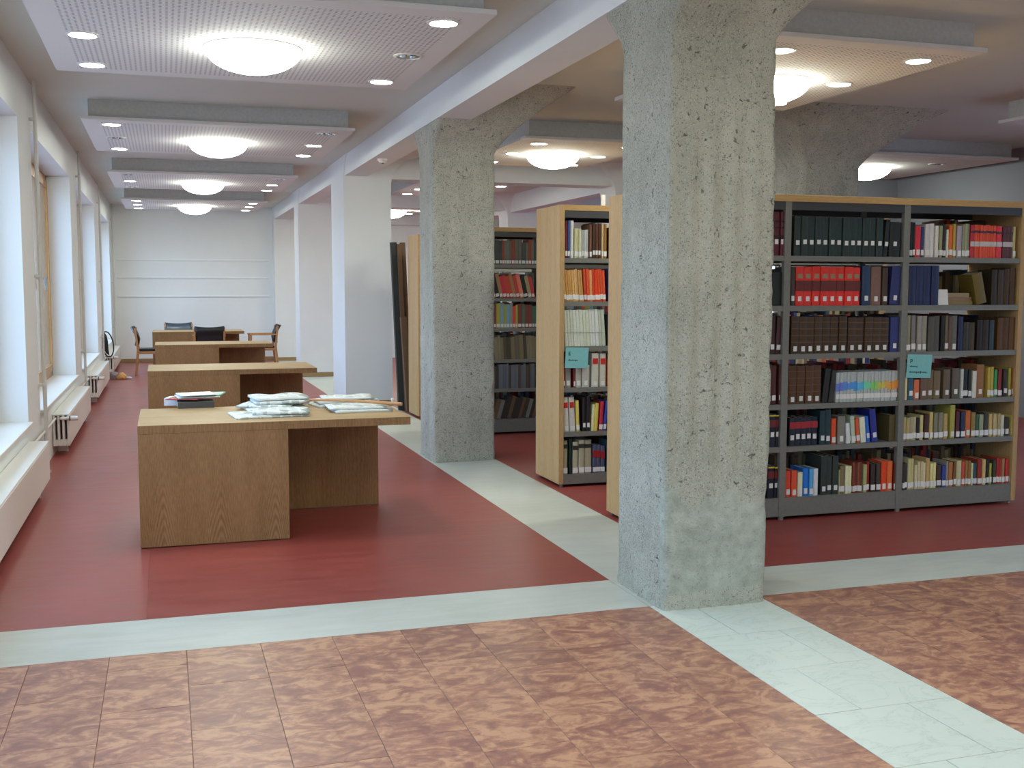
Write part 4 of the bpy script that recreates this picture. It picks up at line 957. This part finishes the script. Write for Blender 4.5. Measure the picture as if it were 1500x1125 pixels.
sheaf('newspaper', 'newspaper on top of the middle heap, crease raised', 'newspaper', .735, 7.68, DZ+.061, .36, .29, .010, .14, 'news', GN, .012, 8)
sheaf('newspaper', 'open newspaper slid forward near the front desk edge', 'newspaper', .62, 7.18, DZ, .46, .32, .010, .12, 'news', GN, .006, 9)
sheaf('newspaper', 'folded newspaper over the forward one, near the front desk edge', 'newspaper', .70, 7.18, DZ+.018, .36, .28, .012, -.06, 'news', GN, .008, 10)
sheaf('newspaper', 'folded newspaper at the bottom of the stick pile', 'newspaper', 1.24, 7.29, DZ, .38, .29, .018, .03, 'news', GN, .002, 11)
sheaf('newspaper', 'newspaper second from the bottom of the stick pile', 'newspaper', 1.21, 7.32, DZ+.022, .38, .29, .012, -.02, 'news', GN, .002, 12)
sheaf('newspaper', 'small newspaper under the stick, jutting toward the middle heap', 'newspaper', 1.12, 7.66, DZ, .30, .26, .016, .2, 'news', GN, .006, 13)
sheaf('newspaper', 'newspaper behind the wooden stick, upper layer', 'newspaper', 1.20, 7.68, DZ+.025, .42, .27, .014, .05, 'news', GN, .006, 14)
sheaf('newspaper', 'newspaper behind the wooden stick, topmost', 'newspaper', 1.21, 7.70, DZ+.048, .36, .27, .006, -.08, 'news', GN, .009, 15)
t = thing('newspaper_stick', 'long pale wooden newspaper stick lying across the papers', 'stick', (.93, 7.55, DZ+.055))
MB().cyl((0, 0, 0), (.27, -.21, .006), .009, 10).cyl((.27, -.21, .006), (.56, -.42, -.004), .0095, 10, .012).obj('rod', 'chairwood', t)
MB().lathe([(0, .028), (.008, .026), (.011, .018), (.006, .0)], 12, (.505, -.375, .007)).obj('knob', 'sticker', t)

# ------------------------------------------------------------ odds and ends by the windows
t = thing('plastic_bag', 'crumpled orange and white bag lying under the far radiators', 'bag', (-.75, 19.85, 0))
def crumple(name, mat, c, r, sx, sy, sz, seed):
    m = MB(); bmesh.ops.create_icosphere(m.bm, subdivisions=3, radius=r)
    for v in m.bm.verts:
        n = noise.noise(v.co*9+Vector((seed, 0, 0)))*.35+noise.noise(v.co*25+Vector((0, seed, 0)))*.18
        v.co *= 1+n; v.co.x *= sx; v.co.y *= sy; v.co.z = max(-.0, v.co.z*sz+r*sz*.6)
        v.co += Vector(c)
    m.obj(name, mat, t)
crumple('bag_body', 'bag', (.0, 0, 0), .09, 1.1, 1.2, .75, 2)
crumple('bag_end', 'bagw', (.12, -.03, 0), .045, 1.3, 1, .6, 5)
crumple('bundle', 'baggrey', (-.1, .06, 0), .085, 1.1, 1.4, .9, 9)
t = thing('oval_hoop', 'black oval hoop with a dark cloth panel leaning by the last window', 'hoop', (-.915, 19.75, .392))
t.rotation_euler = (0, math.radians(-8), math.radians(-12))
pts = [(.0+.095*math.sin(2*PI*k/28)*(1.0), .0, .215-.215*math.cos(2*PI*k/28)) for k in range(29)]
MB().tube(pts, .011, 8).obj('ring', 'black', t)
MB().prism([(.0, .02), (-.05, .07), (-.078, .17), (-.08, .26), (-.06, .35), (-.015, .415), (.01, .36), (.015, .25), (.0, .12)], -.004, .004, 'xz').obj('cloth_panel', 'blackfab', t)
